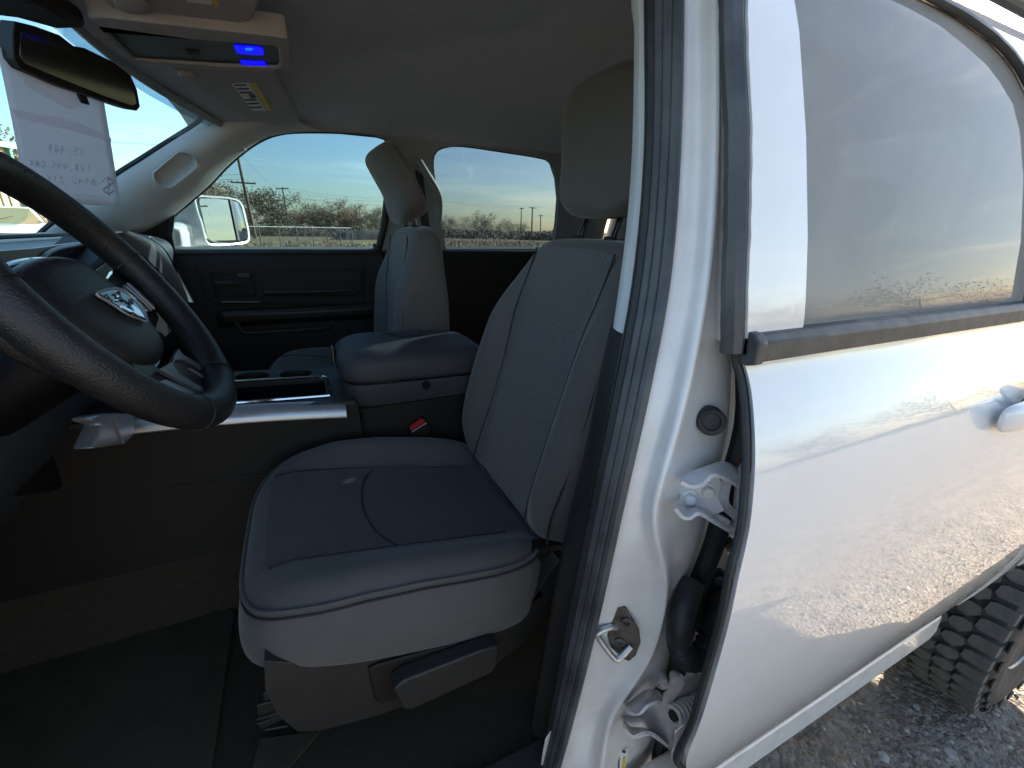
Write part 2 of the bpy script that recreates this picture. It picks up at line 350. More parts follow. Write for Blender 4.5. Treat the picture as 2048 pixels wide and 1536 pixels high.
t = M['carbon'].node_tree; wv = t.nodes.new('ShaderNodeTexWave'); wv.inputs['Scale'].default_value = 60; wv.bands_direction = 'DIAGONAL'
_c = t.nodes.new('ShaderNodeTexCoord'); t.links.new(_c.outputs['Object'], wv.inputs['Vector'])
_r = t.nodes.new('ShaderNodeValToRGB'); _r.color_ramp.elements[0].color = (.008, .008, .009, 1); _r.color_ramp.elements[1].color = (.06, .05, .045, 1)
t.links.new(wv.outputs['Fac'], _r.inputs[0]); t.links.new(_r.outputs[0], t.nodes['Principled BSDF'].inputs['Base Color'])
# ------------------------------------------------------------------ ground and surroundings
def ground_mat():
    m = bpy.data.materials.new('gravel_and_dry_grass'); m.use_nodes = True; t = m.node_tree; b = t.nodes['Principled BSDF']; b.inputs['Roughness'].default_value = .95; b.inputs['Specular IOR Level'].default_value = .2
    g = t.nodes.new('ShaderNodeNewGeometry'); nn = t.nodes.new
    def noise_(s, d=6, dist=0.0):
        n = nn('ShaderNodeTexNoise'); n.inputs['Scale'].default_value = s; n.inputs['Detail'].default_value = d; n.inputs['Roughness'].default_value = .65; n.inputs['Distortion'].default_value = dist
        t.links.new(g.outputs['Position'], n.inputs['Vector']); return n
    def ramp(src, stops):
        r = nn('ShaderNodeValToRGB'); e = r.color_ramp.elements
        while len(e) < len(stops): e.new(.5)
        for q, (p, c) in zip(e, stops): q.position = p; q.color = (*c, 1)
        t.links.new(src, r.inputs[0]); return r
    vo = nn('ShaderNodeTexVoronoi'); vo.inputs['Scale'].default_value = 55; t.links.new(g.outputs['Position'], vo.inputs['Vector'])
    vo2 = nn('ShaderNodeTexVoronoi'); vo2.inputs['Scale'].default_value = 140; t.links.new(g.outputs['Position'], vo2.inputs['Vector'])
    n1 = noise_(1.3, 8, .5); n2 = noise_(28, 6)
    c1 = ramp(n2.outputs['Fac'], [(.3, (.10, .08, .062)), (.5, (.27, .22, .18)), (.72, (.46, .40, .34))])
    c2 = ramp(vo.outputs['Color'], [(.1, (.14, .115, .10)), (.6, (.27, .235, .20)), (1, (.43, .40, .37))])
    mx = nn('ShaderNodeMix'); mx.data_type = 'RGBA'; t.links.new(n1.outputs['Fac'], mx.inputs[0]); t.links.new(c1.outputs[0], mx.inputs[6]); t.links.new(c2.outputs[0], mx.inputs[7])
    # dry field beyond the lot
    n3 = noise_(.35, 8, .6); n4 = noise_(4.0, 8)
    gr = ramp(n4.outputs['Fac'], [(.3, (.12, .082, .042)), (.5, (.27, .195, .10)), (.75, (.40, .31, .17))])
    sp = nn('ShaderNodeSeparateXYZ'); t.links.new(g.outputs['Position'], sp.inputs[0])
    def mth(op, a, bb):
        q = nn('ShaderNodeMath'); q.operation = op
        for i, v in enumerate((a, bb)):
            if isinstance(v, float): q.inputs[i].default_value = v
            else: t.links.new(v, q.inputs[i])
        return q.outputs[0]
    d = mth('ADD', sp.outputs[1], mth('MULTIPLY', n3.outputs['Fac'], 10.0))
    far = nn('ShaderNodeMapRange'); far.inputs[1].default_value = 20; far.inputs[2].default_value = 24; t.links.new(d, far.inputs[0])
    d2 = mth('ADD', mth('MULTIPLY', sp.outputs[1], -1.0), mth('MULTIPLY', n3.outputs['Fac'], 8.0))
    far2 = nn('ShaderNodeMapRange'); far2.inputs[1].default_value = 44; far2.inputs[2].default_value = 50; t.links.new(d2, far2.inputs[0])
    fm = mth('MAXIMUM', far.outputs[0], far2.outputs[0])
    m2 = nn('ShaderNodeMix'); m2.data_type = 'RGBA'; t.links.new(fm, m2.inputs[0]); t.links.new(mx.outputs[2], m2.inputs[6]); t.links.new(gr.outputs[0], m2.inputs[7])
    t.links.new(m2.outputs[2], b.inputs['Base Color'])
    h = mth('ADD', mth('MULTIPLY', vo.outputs['Distance'], -.7), mth('MULTIPLY', n2.outputs['Fac'], 1.2)); h = mth('ADD', h, mth('MULTIPLY', vo2.outputs['Distance'], -.3))
    # tyre tracks running along the lot
    wv = nn('ShaderNodeTexWave'); wv.bands_direction = 'Y'; wv.inputs['Scale'].default_value = 1.1; wv.inputs['Distortion'].default_value = 5; wv.inputs['Detail'].default_value = 4
    t.links.new(g.outputs['Position'], wv.inputs['Vector']); h = mth('ADD', h, mth('MULTIPLY', wv.outputs['Fac'], .9))
    bp = nn('ShaderNodeBump'); bp.inputs['Strength'].default_value = .9; bp.inputs['Distance'].default_value = .02; t.links.new(h, bp.inputs['Height']); t.links.new(bp.outputs['Normal'], b.inputs['Normal'])
    return m
M['ground'] = ground_mat()
def gh(x, y):                                   # height of the lot near the truck
    if abs(x-1.2) > 7 or abs(y+1.5) > 6: return 0.0
    fall = sstep(7-abs(x-1.2), 0, 1.5)*sstep(6-abs(y+1.5), 0, 1.5)
    return fall*(.012*noise.noise((x*2.2, y*2.2, 0))+.008*noise.noise((x*9, y*9, 3))+.004*noise.noise((x*31, y*31, 5)))-.012
def ground_mesh():
    xs = [-900, -300, -100, -40, -15]+[-6+.045*i*1.0 for i in range(0)]+[-6+.25*i for i in range(24)]+[.02+.035*i for i in range(110)]+[4+.25*i for i in range(18)]+[9, 15, 40, 100, 300, 900]
    ys = [-900, -300, -100, -40, -15, -8]+[-7.5+.25*i for i in range(20)]+[-2.45+.035*i for i in range(70)]+[.1+.25*i for i in range(18)]+[6, 9, 15, 25, 40, 100, 300, 900]
    v = [(x, y, gh(x, y)) for x in xs for y in ys]; n = len(ys)
    return v, [(i*n+j, i*n+n+j, i*n+n+j+1, i*n+j+1) for i in range(len(xs)-1) for j in range(n-1)]
g = mk('ground', ground_mesh(), M['ground'], sharp=0); tag(g, 'brown gravel lot running into a dry field', kind='structure')

def pebbles(n, seed, big=.013):
    rnd = random.Random(seed); mb = MB(); ico = [(0, 0, 1), (.9, 0, .1), (.28, .85, .15), (-.72, .53, .1), (-.72, -.53, .1), (.28, -.85, .15)]
    fc = [(0, 1, 2), (0, 2, 3), (0, 3, 4), (0, 4, 5), (0, 5, 1)]
    for i in range(n):
        x = rnd.uniform(.3, 3.2); y = rnd.uniform(-2.3, -.3)
        s = .003+big*rnd.random()**5; a = rnd.uniform(0, 6.3); sx, sy, sz = s*rnd.uniform(.8, 1.5), s*rnd.uniform(.7, 1.2), s*rnd.uniform(.4, .8)
        ca, sa = math.cos(a), math.sin(a); z = gh(x, y)-.002
        mb.add(([(x+ca*p[0]*sx-sa*p[1]*sy+rnd.uniform(-.2, .2)*s, y+sa*p[0]*sx+ca*p[1]*sy, z+p[2]*sz) for p in ico], fc))
    return mb.vf
M['pebble'] = mat('pebble', (.40, .36, .32), .9, col2=(.11, .09, .075), vscale=38, detail=2)
tag(mk('gravel', pebbles(16000, 3), M['pebble'], smooth=False), 'loose grey gravel scattered on the lot beside the rear tyre', 'gravel', kind='stuff')
M['pebble2'] = mat('pale_stone', (.46, .43, .39), .9, col2=(.28, .25, .22), vscale=38, detail=3)
tag(mk('gravel', pebbles(260, 9, .022), M['pebble2'], sharp=0), 'larger pale stones among the loose gravel', 'gravel', kind='stuff').scale = (1, 1, 1)

# --- vegetation
def leafmat(name, c1, c2): return mat(name, c1, .85, col2=c2, vscale=1.3, detail=6)
M['leaf_a'] = leafmat('autumn_leaves', (.27, .155, .07), (.15, .10, .05))
M['leaf_b'] = leafmat('olive_leaves', (.15, .115, .055), (.09, .072, .036))
M['leaf_c'] = leafmat('russet_leaves', (.34, .17, .075), (.20, .11, .055))
M['leaf_d'] = leafmat('dark_leaves', (.045, .055, .025), (.025, .035, .015))
M['bark'] = mat('bark', (.10, .08, .065), .9, var=.3, vscale=8)
M['brush'] = leafmat('dry_brush', (.12, .072, .040), (.065, .042, .026))
M['dry'] = leafmat('dry_grass', (.42, .31, .16), (.27, .18, .09))
def tree(pos, h, rx, leaf, label, cat_='tree', group=None, seed=0, n=1500, bare=.25, trunk=.28, ls=1.0):
    rnd = random.Random(seed); root = empty('tree', pos, label=label, cat=cat_, group=group)
    P = Vector(pos); mb = MB(); tips = []
    base = P+Vector((0, 0, -.2)); top = P+Vector((rnd.uniform(-.3, .3), 0, h*.62))
    tr = [base.lerp(top, k/5)+Vector((rnd.uniform(-.08, .08)*h*.15, rnd.uniform(-.05, .05), 0)) for k in range(6)]
    mb.add(tube(tr, [h*.028*(1-.13*k) for k in range(6)], 6))
    for k in range(16):
        f = trunk+(.95-trunk)*rnd.random(); s = tr[min(5, int(f*5.9))]; a = rnd.uniform(0, 6.28); ln = rx*rnd.uniform(.5, 1.0)
        e = s+Vector((math.cos(a)*ln, math.sin(a)*ln, h*rnd.uniform(.10, .34))); m1 = s.lerp(e, .5)+Vector((0, 0, -.05*h))
        mb.add(tube([s, m1, e], [h*.011, h*.007, h*.003], 4)); tips += [m1, e]
        for q in range(3):
            e2 = e+Vector((rnd.uniform(-1, 1), rnd.uniform(-1, 1), rnd.uniform(.1, 1)))*rx*.35; mb.add(tube([e.lerp(m1, .3*q), e2], [h*.004, h*.0015], 3)); tips.append(e2)
    mk('trunk', mb.vf, M['bark'], root)
    cl = [(t_, rx*rnd.uniform(.16, .38)) for t_ in tips if rnd.random() > bare]+[(top+Vector((0, 0, h*.22)), rx*.3)]
    mb = MB(); lv = []; lf = []
    for i in range(n):
        c, r_ = rnd.choice(cl); d = Vector((rnd.gauss(0, 1), rnd.gauss(0, 1), rnd.gauss(0, .8))); d = d.normalized()*r_*rnd.random()**.45
        p = c+d; s = h*rnd.uniform(.010, .024)*ls; u = Vector((rnd.gauss(0, 1), rnd.gauss(0, 1), rnd.gauss(0, 1))).normalized(); q = u.orthogonal().normalized()
        k = len(lv); lv += [p-u*s, p+q*s*.6, p+u*s, p-q*s*.6]; lf.append((k, k+1, k+2, k+3))
    mk('crown', (lv, lf), leaf, root, smooth=False)
    return root
def clump_mass(name, spots, leafm, label, seed, size=.13, kind='stuff', cat_='brush'):
    rnd = random.Random(seed); v = []; f = []
    for (x, y, z, rx, rz, n) in spots:
        for i in range(n):
            a = rnd.uniform(0, 6.28); rr = rnd.random()**.5; p = Vector((x+math.cos(a)*rx*rr, y+math.sin(a)*rx*rr*.7, z+rz*(1-rr*rr*.6)*rnd.random()))
            s = size*rnd.uniform(.5, 1.5); u = Vector((rnd.gauss(0, 1), rnd.gauss(0, 1), rnd.gauss(0, 1.3))).normalized(); q = u.orthogonal().normalized(); k = len(v)
            v += [p-u*s, p+q*s*.5, p+u*s, p-q*s*.5]; f.append((k, k+1, k+2, k+3))
    return tag(mk(name, (v, f), leafm, smooth=False), label, cat_, kind=kind)
GT = 'autumn trees along the far edge of the field'
TR = [  # az, dist, height, spread, leaf, label
 (-11.6, 46, 5.4, 3.2, 'leaf_c', 'russet tree rising above the white towing mirror housing'),
 (-8.6, 47, 5.7, 3.4, 'leaf_a', 'brown bushy tree just beyond the white towing mirror'),
 (-6.1, 50, 5.6, 2.6, 'leaf_c', 'brown tree between towing mirror and tall wooden pole'),
 (-2.2, 50, 6.1, 2.8, 'leaf_b', 'tallest olive-brown tree standing between the two wooden poles'),
 (.7, 62, 4.3, 2.6, 'leaf_c', 'low russet tree just past the second wooden pole'),
 (2.3, 64, 4.9, 2.8, 'leaf_b', 'olive tree third along past the second pole'),
 (4.0, 66, 5.0, 3.0, 'leaf_a', 'brown tree in the middle of the treeline gap by the berm'),
 (5.7, 64, 5.4, 2.6, 'leaf_c', 'reddish rounded tree above the end of the fence'),
 (7.3, 66, 4.5, 2.8, 'leaf_b', 'small olive tree over the dark dirt berm'),
 (8.8, 66, 4.6, 2.6, 'leaf_a', 'brown tree beside the passenger headrest'),
 (14.6, 90, 4.5, 3.0, 'leaf_a', 'brown tree at the front end of the rear side window'),
 (16.6, 95, 4.4, 3.2, 'leaf_b', 'olive tree low in the rear side window'),
 (18.6, 95, 4.2, 3.2, 'leaf_a', 'low brown tree before the rounded one in rear side window'),
 (21.4, 90, 5.4, 3.2, 'leaf_b', 'tall rounded tree in the rear side window'),
 (23.6, 100, 4.0, 3.0, 'leaf_a', 'low tree just before the three distant poles'),
 (25.9, 100, 3.8, 3.0, 'leaf_b', 'low tree behind the three distant poles'),
]
for i, (az, d, h, rx, lf, lb) in enumerate(TR):
    tree(bearing(az, d*1.5), ((h-1.5)*1.5+1.9)*.68, rx*1.3, M[lf], lb, group=GT, seed=20+i, n=4200, trunk=.06, bare=.04, ls=1.35)
# trees on the driver's side, seen mirrored in the white paint of the rear door
GD = 'trees across the lot on the driver side'
for i, (x, y, h, rx, lb) in enumerate([(38, -27, 4.6, 4.5, 'spreading dark tree mirrored near the front of the rear door'), (52, -22, 5.0, 5.5, 'wide dark tree mirrored in the middle of the rear door'),
        (50, -31, 3.8, 4.2, 'low dark tree mirrored between the wide ones'), (66, -20, 4.2, 5.0, 'dark tree mirrored above the rear door handle'), (30, -34, 4.0, 3.8, 'dark tree mirrored at the front edge of the rear door'), (24, -42, 4.2, 4.0, 'dark bushy tree mirrored low in the rear door glass')]):
    tree((x, y, 0), h, rx, M['leaf_d'], lb, group=GD, seed=70+i, n=2200)
rb = random.Random(5)
sp = []
for i in range(120):
    az = rb.uniform(-16, 12); d = rb.uniform(72, 100); p = bearing(az, d); sp.append((p.x, p.y, -.1, rb.uniform(2.5, 4.5), rb.uniform(.7, 1.7), 150))
for i in range(260):
    az = rb.uniform(12, 70); d = rb.uniform(76, 130); p = bearing(az, d); sp.append((p.x, p.y, -.1, rb.uniform(2.2, 4.4), rb.uniform(.9, 1.9), 150))
clump_mass('undergrowth', sp, M['brush'], 'low brown undergrowth along the foot of the trees', 6, .24)
sp = []
for i in range(120):
    x = rb.uniform(10, 95); p = Vector((x, -rb.uniform(44, 56)+.25*x, 0)); sp.append((p.x, p.y, -.1, rb.uniform(2, 4), rb.uniform(.5, 1.3), 40))
clump_mass('undergrowth', sp, M['leaf_d'], 'dark scrub along the far side of the lot, mirrored in the door', 8, .25)
sp = []
for i in range(800):
    az = rb.uniform(-15, 31); d = 26+16*rb.random()+(18*rb.random() if az > 10 else 0); p = bearing(az, d); sp.append((p.x, p.y, 0, rb.uniform(.3, .9), rb.uniform(.12, .45), 22))
clump_mass('grass', sp, M['dry'], 'tall dry yellow grass covering the field behind the fence', 9, .10, cat_='grass')
for i, (az, d, s, lb) in enumerate([(3.6, 28, .9, 'reddish dry shrub in front of the fence near its end'), (-.6, 27, .6, 'small brown shrub in the grass by the middle of the fence'), (7.0, 27.5, .5, 'tiny bare shrub right of the fence end post')]):
    p = bearing(az, d); rnd = random.Random(40+i); root = empty('shrub', p, label=lb, cat='shrub', group='dry shrubs in the field'); mb = MB()
    for k in range(14): a = rnd.uniform(0, 6.28); mb.add(tube([p, p+Vector((math.cos(a)*s*.5, math.sin(a)*s*.5, s*rnd.uniform(.5, .9)))], [.012, .004], 3))
    mk('stem', mb.vf, M['bark'], root); v = []; f = []
    for k in range(380):
        q = p+Vector((rnd.gauss(0, .4)*s, rnd.gauss(0, .4)*s, abs(rnd.gauss(.45, .22))*s)); u = Vector((rnd.gauss(0, 1), rnd.gauss(0, 1), rnd.gauss(0, 1))).normalized()*.04; o = u.orthogonal()*.6; j = len(v)
        v += [q-u, q+o, q+u, q-o]; f.append((j, j+1, j+2, j+3))
    mk('foliage', (v, f), M['leaf_c' if i == 0 else 'brush'], root, smooth=False)
# dirt berm
M['dirt'] = mat('dark_dirt', (.075, .05, .035), .95, col2=(.035, .026, .02), vscale=1.5, detail=8, bump=.5, bscale=6)
def berm(u, v):
    az = 3.0+11*u; d = 56+5*v+6*u; p = bearing(az, d)
    z = math.sin(math.pi*v)**.7*(1.15+.3*noise.noise((u*9, v*2, 1)))*sstep(u, 0, .3)*(.4+.6*sstep(1-u, 0, .2))
    return Vector((p.x, p.y, z-.06+.12*noise.noise((u*30, v*6, 2))))
tag(mk('hill', grid(berm, 60, 10), M['dirt'], sharp=0), 'long low berm of dark dirt behind the fence', kind='structure')

# --- poles and wires
M['pole'] = mat('weathered_pole', (.16, .10, .07), .85, var=.3, vscale=5)
M['wire'] = mat('wire', (.05, .05, .055), .6)
def pole(pos, h, label, arms=((.9, 2.2),), r=.14, yaw=0, lean=0, ins=True):
    p = Vector(pos); root = empty('utility_pole', p, label=label, cat='utility pole', group='wooden utility poles')
    top = p+Vector((lean, 0, h)); mk('shaft', tube([p-Vector((0, 0, .3)), p.lerp(top, .5), top], [r, r*.85, r*.62], 10), M['pole'], root)
    for (f, ln) in arms:
        c = p.lerp(top, f); d = Vector((math.cos(yaw), math.sin(yaw), 0)); ar = mk('crossarm', box(c+Vector((0, -r, 0)), (ln, .12, .14), Matrix.Rotation(yaw, 3, 'Z')), M['pole'], root)
        if ins:
            for s in (-.45, -.2, .2, .45): mk('insulator', disc_profile(c+d*ln*s+Vector((0, -r, .06)), (0, 0, 1), [(.03, 0), (.06, .05), (.03, .1), (.05, .14), (.02, .18)], 8), M['zinc'], ar)
    return top
t1 = pole(bearing(-4.0, 60), 9.6, 'tall leaning wooden pole beside the towing mirror', ((.60, 2.4),), .19, R(10), -.45)
t2 = pole(bearing(-.55, 84), 7.2, 'shorter wooden pole right of the tallest tree', ((.965, 1.9),), .15, R(-20), -.15)
t3 = pole(bearing(26.3, 120), 6.9, 'slim distant pole, first of three in the rear side window', ((.97, 1.2),), .15, 0)
t4 = pole(bearing(27.65, 115), 6.9, 'distant pole with crossarm, middle of the three in rear window', ((.965, 2.6),), .2, R(20))
t5 = pole(bearing(28.7, 130), 5.6, 'short distant pole, last of three in the rear side window', ((.96, 1.4),), .17, R(10))
t6 = pole((66, 24.5, 0), 8.0, 'pole behind the truck, mirrored in the towing mirror glass', ((.95, 4.6),), .2, R(95))
def wires(a, b, offs, sag, label):
    mb = []
    for i, o in enumerate(offs):
        A = Vector(a)+Vector(o); B = Vector(b)+Vector(o)
        P = [A.lerp(B, k/16)-Vector((0, 0, sag*4*(k/16)*(1-k/16))) for k in range(17)]
        tag(mk('power_line', tube(P, .016, 4), M['wire']), label[i], 'cable', 'overhead power lines')
far_l = bearing(-38, 60, 9.2); far_r = bearing(13, 90, 7.0)
wires(t1, far_l, [(0, 0, -.25), (0, 0, -3.0), (.4, 0, -3.4)], 1.1, ['topmost power line running left from the tall pole', 'middle power line running left from the tall pole', 'lowest power line running left from the tall pole'])
wires(t1, t2, [(0, 0, -.4)], .7, ['power line strung between the two nearest wooden poles'])
wires(t2, far_r, [(0, 0, 0), (.5, 0, -.5), (0, 0, -1.1)], .8, ['upper power line running right from the shorter pole', 'middle power line running right from the shorter pole', 'lower power line running right from the shorter pole'])
wires(t4, far_r, [(-.8, 0, .2)], .7, ['thin power line left of the three distant poles'])
wires(t4, bearing(40, 120, 6.8), [(0, 0, .2)], .7, ['thin power line right of the three distant poles'])

# --- chain link fence
M['galv'] = mat('galvanised_steel', (.17, .165, .16), .45, metal=.7, var=.15)
M['link'] = mat('chain_link_wire', (.30, .29, .28), .5, metal=.5)
fa, fb = bearing(-13, 20.5), bearing(6.0, 30.5)
fr = empty('chain_link_fence', fa, label='galvanised chain-link fence crossing the dry field', cat='fence')
FH = 1.42; nP = 11; mb = MB()
for i in range(nP):
    p = fa.lerp(fb, i/(nP-1)); mk('post', tube([p-Vector((0, 0, .1)), p+Vector((0, 0, FH+.04))], .026 if i < nP-1 else .036, 8), M['galv'], fr)
for i in range(nP-1):
    p, q = fa.lerp(fb, i/(nP-1)), fa.lerp(fb, (i+1)/(nP-1)); mk('top_rail', tube([p+Vector((0, 0, FH)), q+Vector((0, 0, FH))], .013, 6), M['galv'], fr)
LN = (fb-fa).length; dx = (fb-fa).normalized(); s = .11; k = -FH
while k < LN:
    for sg in (1, -1):
        x0, x1 = k, k+FH; z0, z1 = (0.04, FH) if sg > 0 else (FH, .04)
        if x1 <= 0: continue
        a, b_ = fa+dx*max(0, min(LN, x0)), fa+dx*max(0, min(LN, x1))
        fz = lambda x: z0+(z1-z0)*(x-x0)/FH
        a.z = fz(max(0, min(LN, x0))); b_.z = fz(max(0, min(LN, x1)))
        if (a-b_).length > .01: mb.add(tube([a, b_], .0032, 3, cap=False))
    k += s
tag(mk('wire_mesh', mb.vf, M['link'], fr), kind='stuff')

# --- metal building and the parked truck seen through the windshield
M['tan'] = mat('tan_metal_siding', (.46, .36, .19), .55, var=.08, vscale=2)
M['green'] = mat('green_trim', (.05, .16, .11), .5)
bp0 = bearing(-36, 34); bp1 = bearing(-20.9, 41); bd = (bp1-bp0); BL = bd.length; bd.normalize(); bn = Vector((bd.y, -bd.x, 0))
if bn.dot(CAM-bp0) < 0: bn = -bn
bld = empty('metal_building', bp0, label='tan ribbed metal building with green trim beyond the windshield', cat='building')
BH = 5.6
mk('wall', plate([bp0, bp1, bp1+Vector((0, 0, BH)), bp0+Vector((0, 0, BH))], -bn*.1), M['tan'], bld, smooth=False)
mk('wall', plate([bp1, bp1-bn*8, bp1-bn*8+Vector((0, 0, BH)), bp1+Vector((0, 0, BH))], bd*-.1), M['tan'], bld, smooth=False)
for i in range(int(BL/.42)):
    p = bp0+bd*(.05+.42*i); mk('rib', plate([p-bd*.05+bn*.004, p+bd*.05+bn*.004, p+bd*.03+bn*.07, p-bd*.03+bn*.07], (0, 0, BH-.02)), M['tan'], bld, smooth=False)
mk('roof', plate([bp0-bd*.3+bn*.3+Vector((0, 0, BH)), bp1+bd*.3+bn*.3+Vector((0, 0, BH)), bp1+bd*.3-bn*8+Vector((0, 0, BH+1.5)), bp0-bd*.3-bn*8+Vector((0, 0, BH+1.5))], (0, 0, .08)), M['green'], bld, smooth=False)
mk('roof_trim', plate([bp0-bd*.3+bn*.32+Vector((0, 0, BH-.2)), bp1+bd*.32+bn*.32+Vector((0, 0, BH-.2)), bp1+bd*.32+bn*.32+Vector((0, 0, BH+.1)), bp0-bd*.3+bn*.32+Vector((0, 0, BH+.1))], bn*.04), M['green'], bld, smooth=False)
mk('corner_trim', box(bp1+bd*.05+bn*.03+Vector((0, 0, BH/2)), (.25, .25, BH-.1)), M['green'], bld, smooth=False)
tree(bearing(-19.6, 52), 7.6, 2.2, M['leaf_b'], 'leafy tree at the corner of the tan metal building', seed=91, n=2000)

def parked(pos, yaw, label):
    root = empty('parked_truck', pos, label=label, cat='truck'); o = Vector(pos); rm = Matrix.Rotation(yaw, 3, 'Z')
    W = lambda x, y, z: o+rm @ Vector((x, y, z))
    def ext(prof, w0, w1, name, m, bev=.05, par=root):
        ring = [[W(x, -w, z) for (x, z), w in zip(prof, w0)], [W(x, w, z) for (x, z), w in zip(prof, w1)]]
        return mk(name, loft(ring), m, par, bevel=bev, bseg=3)
    lower = [(-2.9, .55), (-2.95, 1.0), (-2.9, 1.32), (-.9, 1.36), (.95, 1.33), (2.3, 1.22), (2.62, 1.08), (2.65, .55)]
    ext(lower, [.98]*8, [.98]*8, 'body', M['paint'])
    cab = [(-.95, 1.34), (-.85, 1.88), (.05, 1.93), (.85, 1.34)]
    ext(cab, [.92, .74, .74, .90], [.92, .74, .74, .90], 'cab', M['paint'])
    q = lambda a, b, c, d: plate([a, b, c, d], (a-b).cross(c-b).normalized()*.012)
    mk('windshield', q(W(.83, -.80, 1.39), W(.83, .80, 1.39), W(.13, .66, 1.885), W(.13, -.66, 1.885)), M['amber'], root, smooth=False)
    for s in (-1, 1):
        mk('window', q(W(.66, s*.925, 1.40), W(-.78, s*.925, 1.40), W(-.72, s*.775, 1.84), W(.06, s*.775, 1.87)), M['gl_dark'], root, smooth=False)
        mk('mirror', box(W(.75, s*1.12, 1.45), (.12, .2, .22), rm), M['rubber'], root, bevel=.03)
        mk('headlight', box(W(2.62, s*.74, .98), (.1, .36, .2), rm), M['chrome'], root, bevel=.03)
        for x in (-1.85, 1.75): mk('wheel', disc_profile(W(x, s*.80, .39), rm @ Vector((0, s, 0)), [(.2, -.12), (.39, -.12), (.40, .0), (.37, .14), (.24, .15), (.2, .1)], 20), M['tyre'], root)
    mk('grille', box(W(2.66, 0, .95), (.06, 1.0, .3), rm), M['rubber'], root, bevel=.02)
    mk('bumper', box(W(2.70, 0, .62), (.22, 1.9, .26), rm), M['chrome'], root, bevel=.05)
    mk('wiper', tube([W(.86, -.5, 1.41), W(.62, .15, 1.60)], .012, 5), M['rubber'], root)
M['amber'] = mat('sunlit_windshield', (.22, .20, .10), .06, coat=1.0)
M['gl_dark'] = mat('dark_car_glass', (.03, .035, .035), .05, coat=1.0)
parked(bearing(-22.3, 24), R(-62), 'white pickup truck parked in front of the tan building')
# ------------------------------------------------------------------ the truck: body
T = empty('pickup_truck', (.3, 0, 0), label='white crew-cab pickup truck with its front driver door open, cloth seats inside', cat='truck')
DE = [(1490, -260), (1490, 0), (1500, 300), (1492, 560), (1488, 700), (1498, 760), (1508, 850), (1512, 930), (1500, 1050), (1470, 1200), (1430, 1350), (1390, 1480), (1372, 1540), (1340, 1650)]
FE = cat([sat(*p) for p in DE], 60)                         # front edge of the rear door
def fe_x(z):
    b = min(range(len(FE)), key=lambda i: abs(FE[i].z-z)); return FE[b].x
ZB = 1.383                                                  # belt line
# door skin below the belt
zs = [.585, .60, .64, .70, .76, .82, .88, .94, 1.0, 1.06, 1.12, 1.17, 1.21, 1.245, 1.275, 1.30, 1.325, 1.345, 1.362, 1.375, 1.386]
def skin(x0, x1, nx, zlist, lo=None):
    lines = []
    for z in zlist:
        a = x0(z) if callable(x0) else x0; b = x1(z) if callable(x1) else x1
        lines.append([Vector((a+(b-a)*k/(nx-1), side(z)+.010*math.exp(-((z-1.30)/.03)**2)*0, z)) for k in range(nx)])
    return lines
XR = 1.44
WX, WR = 2.02, .405                                          # rear axle
door = mk('rear_door', sheet(skin(fe_x, XR, 14, zs)), M['paint'], T, sub=2, label='closed white rear driver-side door mirroring the gravel lot')
# inward return of the front edge, and the front face of the door with the hinge side
ret0 = [Vector((fe_x(z), side(z), z)) for z in zs]
ret1 = [p+Vector((.004, .012, 0)) for p in ret0]; ret2 = [p+Vector((.030, .014, 0)) for p in ret0]; ret3 = [p+Vector((.13, .062, 0)) for p in ret0]
mk('door_edge', sheet([ret0, ret1, ret2, ret3]), M['paint_jamb'], door, sub=1)
mk('edge_seal', tube([p+Vector((-.004, .008, 0)) for p in cat(ret0, 50)], .0042, 8), M['rubber'], door)
mk('bottom_return', sheet([[Vector((fe_x(.585)+(XR-fe_x(.585))*k/11, side(.585), .585)) for k in range(12)], [Vector((fe_x(.585)+(XR-fe_x(.585))*k/11, side(.585)+.03, .581)) for k in range(12)]]), M['paint'], door)
# upper frame: white plate with the window opening, on the curved tumblehome
def on_side(x, z, off=0.0): return Vector((x, side(z)+off, z))
WIN = [(1605, 672), (1607, 600), (1610, 300), (1590, 0), (1580, -120), (1700, -95), (1840, 0), (1905, 30), (1960, 60), (1995, 100), (2020, 150), (2036, 195), (2048, 250), (2052, 340), (2050, 480), (2046, 628)]
wz = [sat(*p, .004) for p in WIN]
def upper_frame():
    n = 26; mb = MB()
    zl = [ZB-.002+(1.80-ZB)*k/(n-1) for k in range(n)]
    def xw(z, front):
        # window boundary at height z
        return (interp(z, [1.39, 1.45, 1.59, 1.74, 1.80], [.503, .503, .500, .496, .56]) if front else interp(z, [1.39, 1.5, 1.6, 1.68, 1.72, 1.75, 1.77, 1.785, 1.80], [1.105, 1.12, 1.118, 1.105, 1.078, 1.045, 1.005, .95, .86]))
    A = [[Vector((fe_x(z)+(xw(z, True)-fe_x(z))*k/5, side(z), z)) for k in range(6)] for z in zl]
    B = [[Vector((xw(z, False)+(XR-.06-xw(z, False))*k/5, side(z), z)) for k in range(6)] for z in zl]
    mb.add(sheet(A)); mb.add(sheet(B))
    zt = [1.80, 1.815, 1.83, 1.84]
    mb.add(sheet([[Vector((fe_x(1.78)+(XR-.08-fe_x(1.78))*k/15, side(z), z)) for k in range(16)] for z in zt]))
    return mb.vf, xw, zl
uf, xw, zl = upper_frame()
mk('window_frame', uf, M['paint'], door, solid=.006, label='white upper frame of the rear driver-side door')
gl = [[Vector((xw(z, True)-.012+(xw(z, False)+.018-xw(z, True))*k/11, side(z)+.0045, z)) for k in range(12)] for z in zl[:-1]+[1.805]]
mk('window_glass', sheet(gl), M['g_privd'], door, sharp=0, label='tinted rear driver-side door glass, dusty and with sun glare painted in')
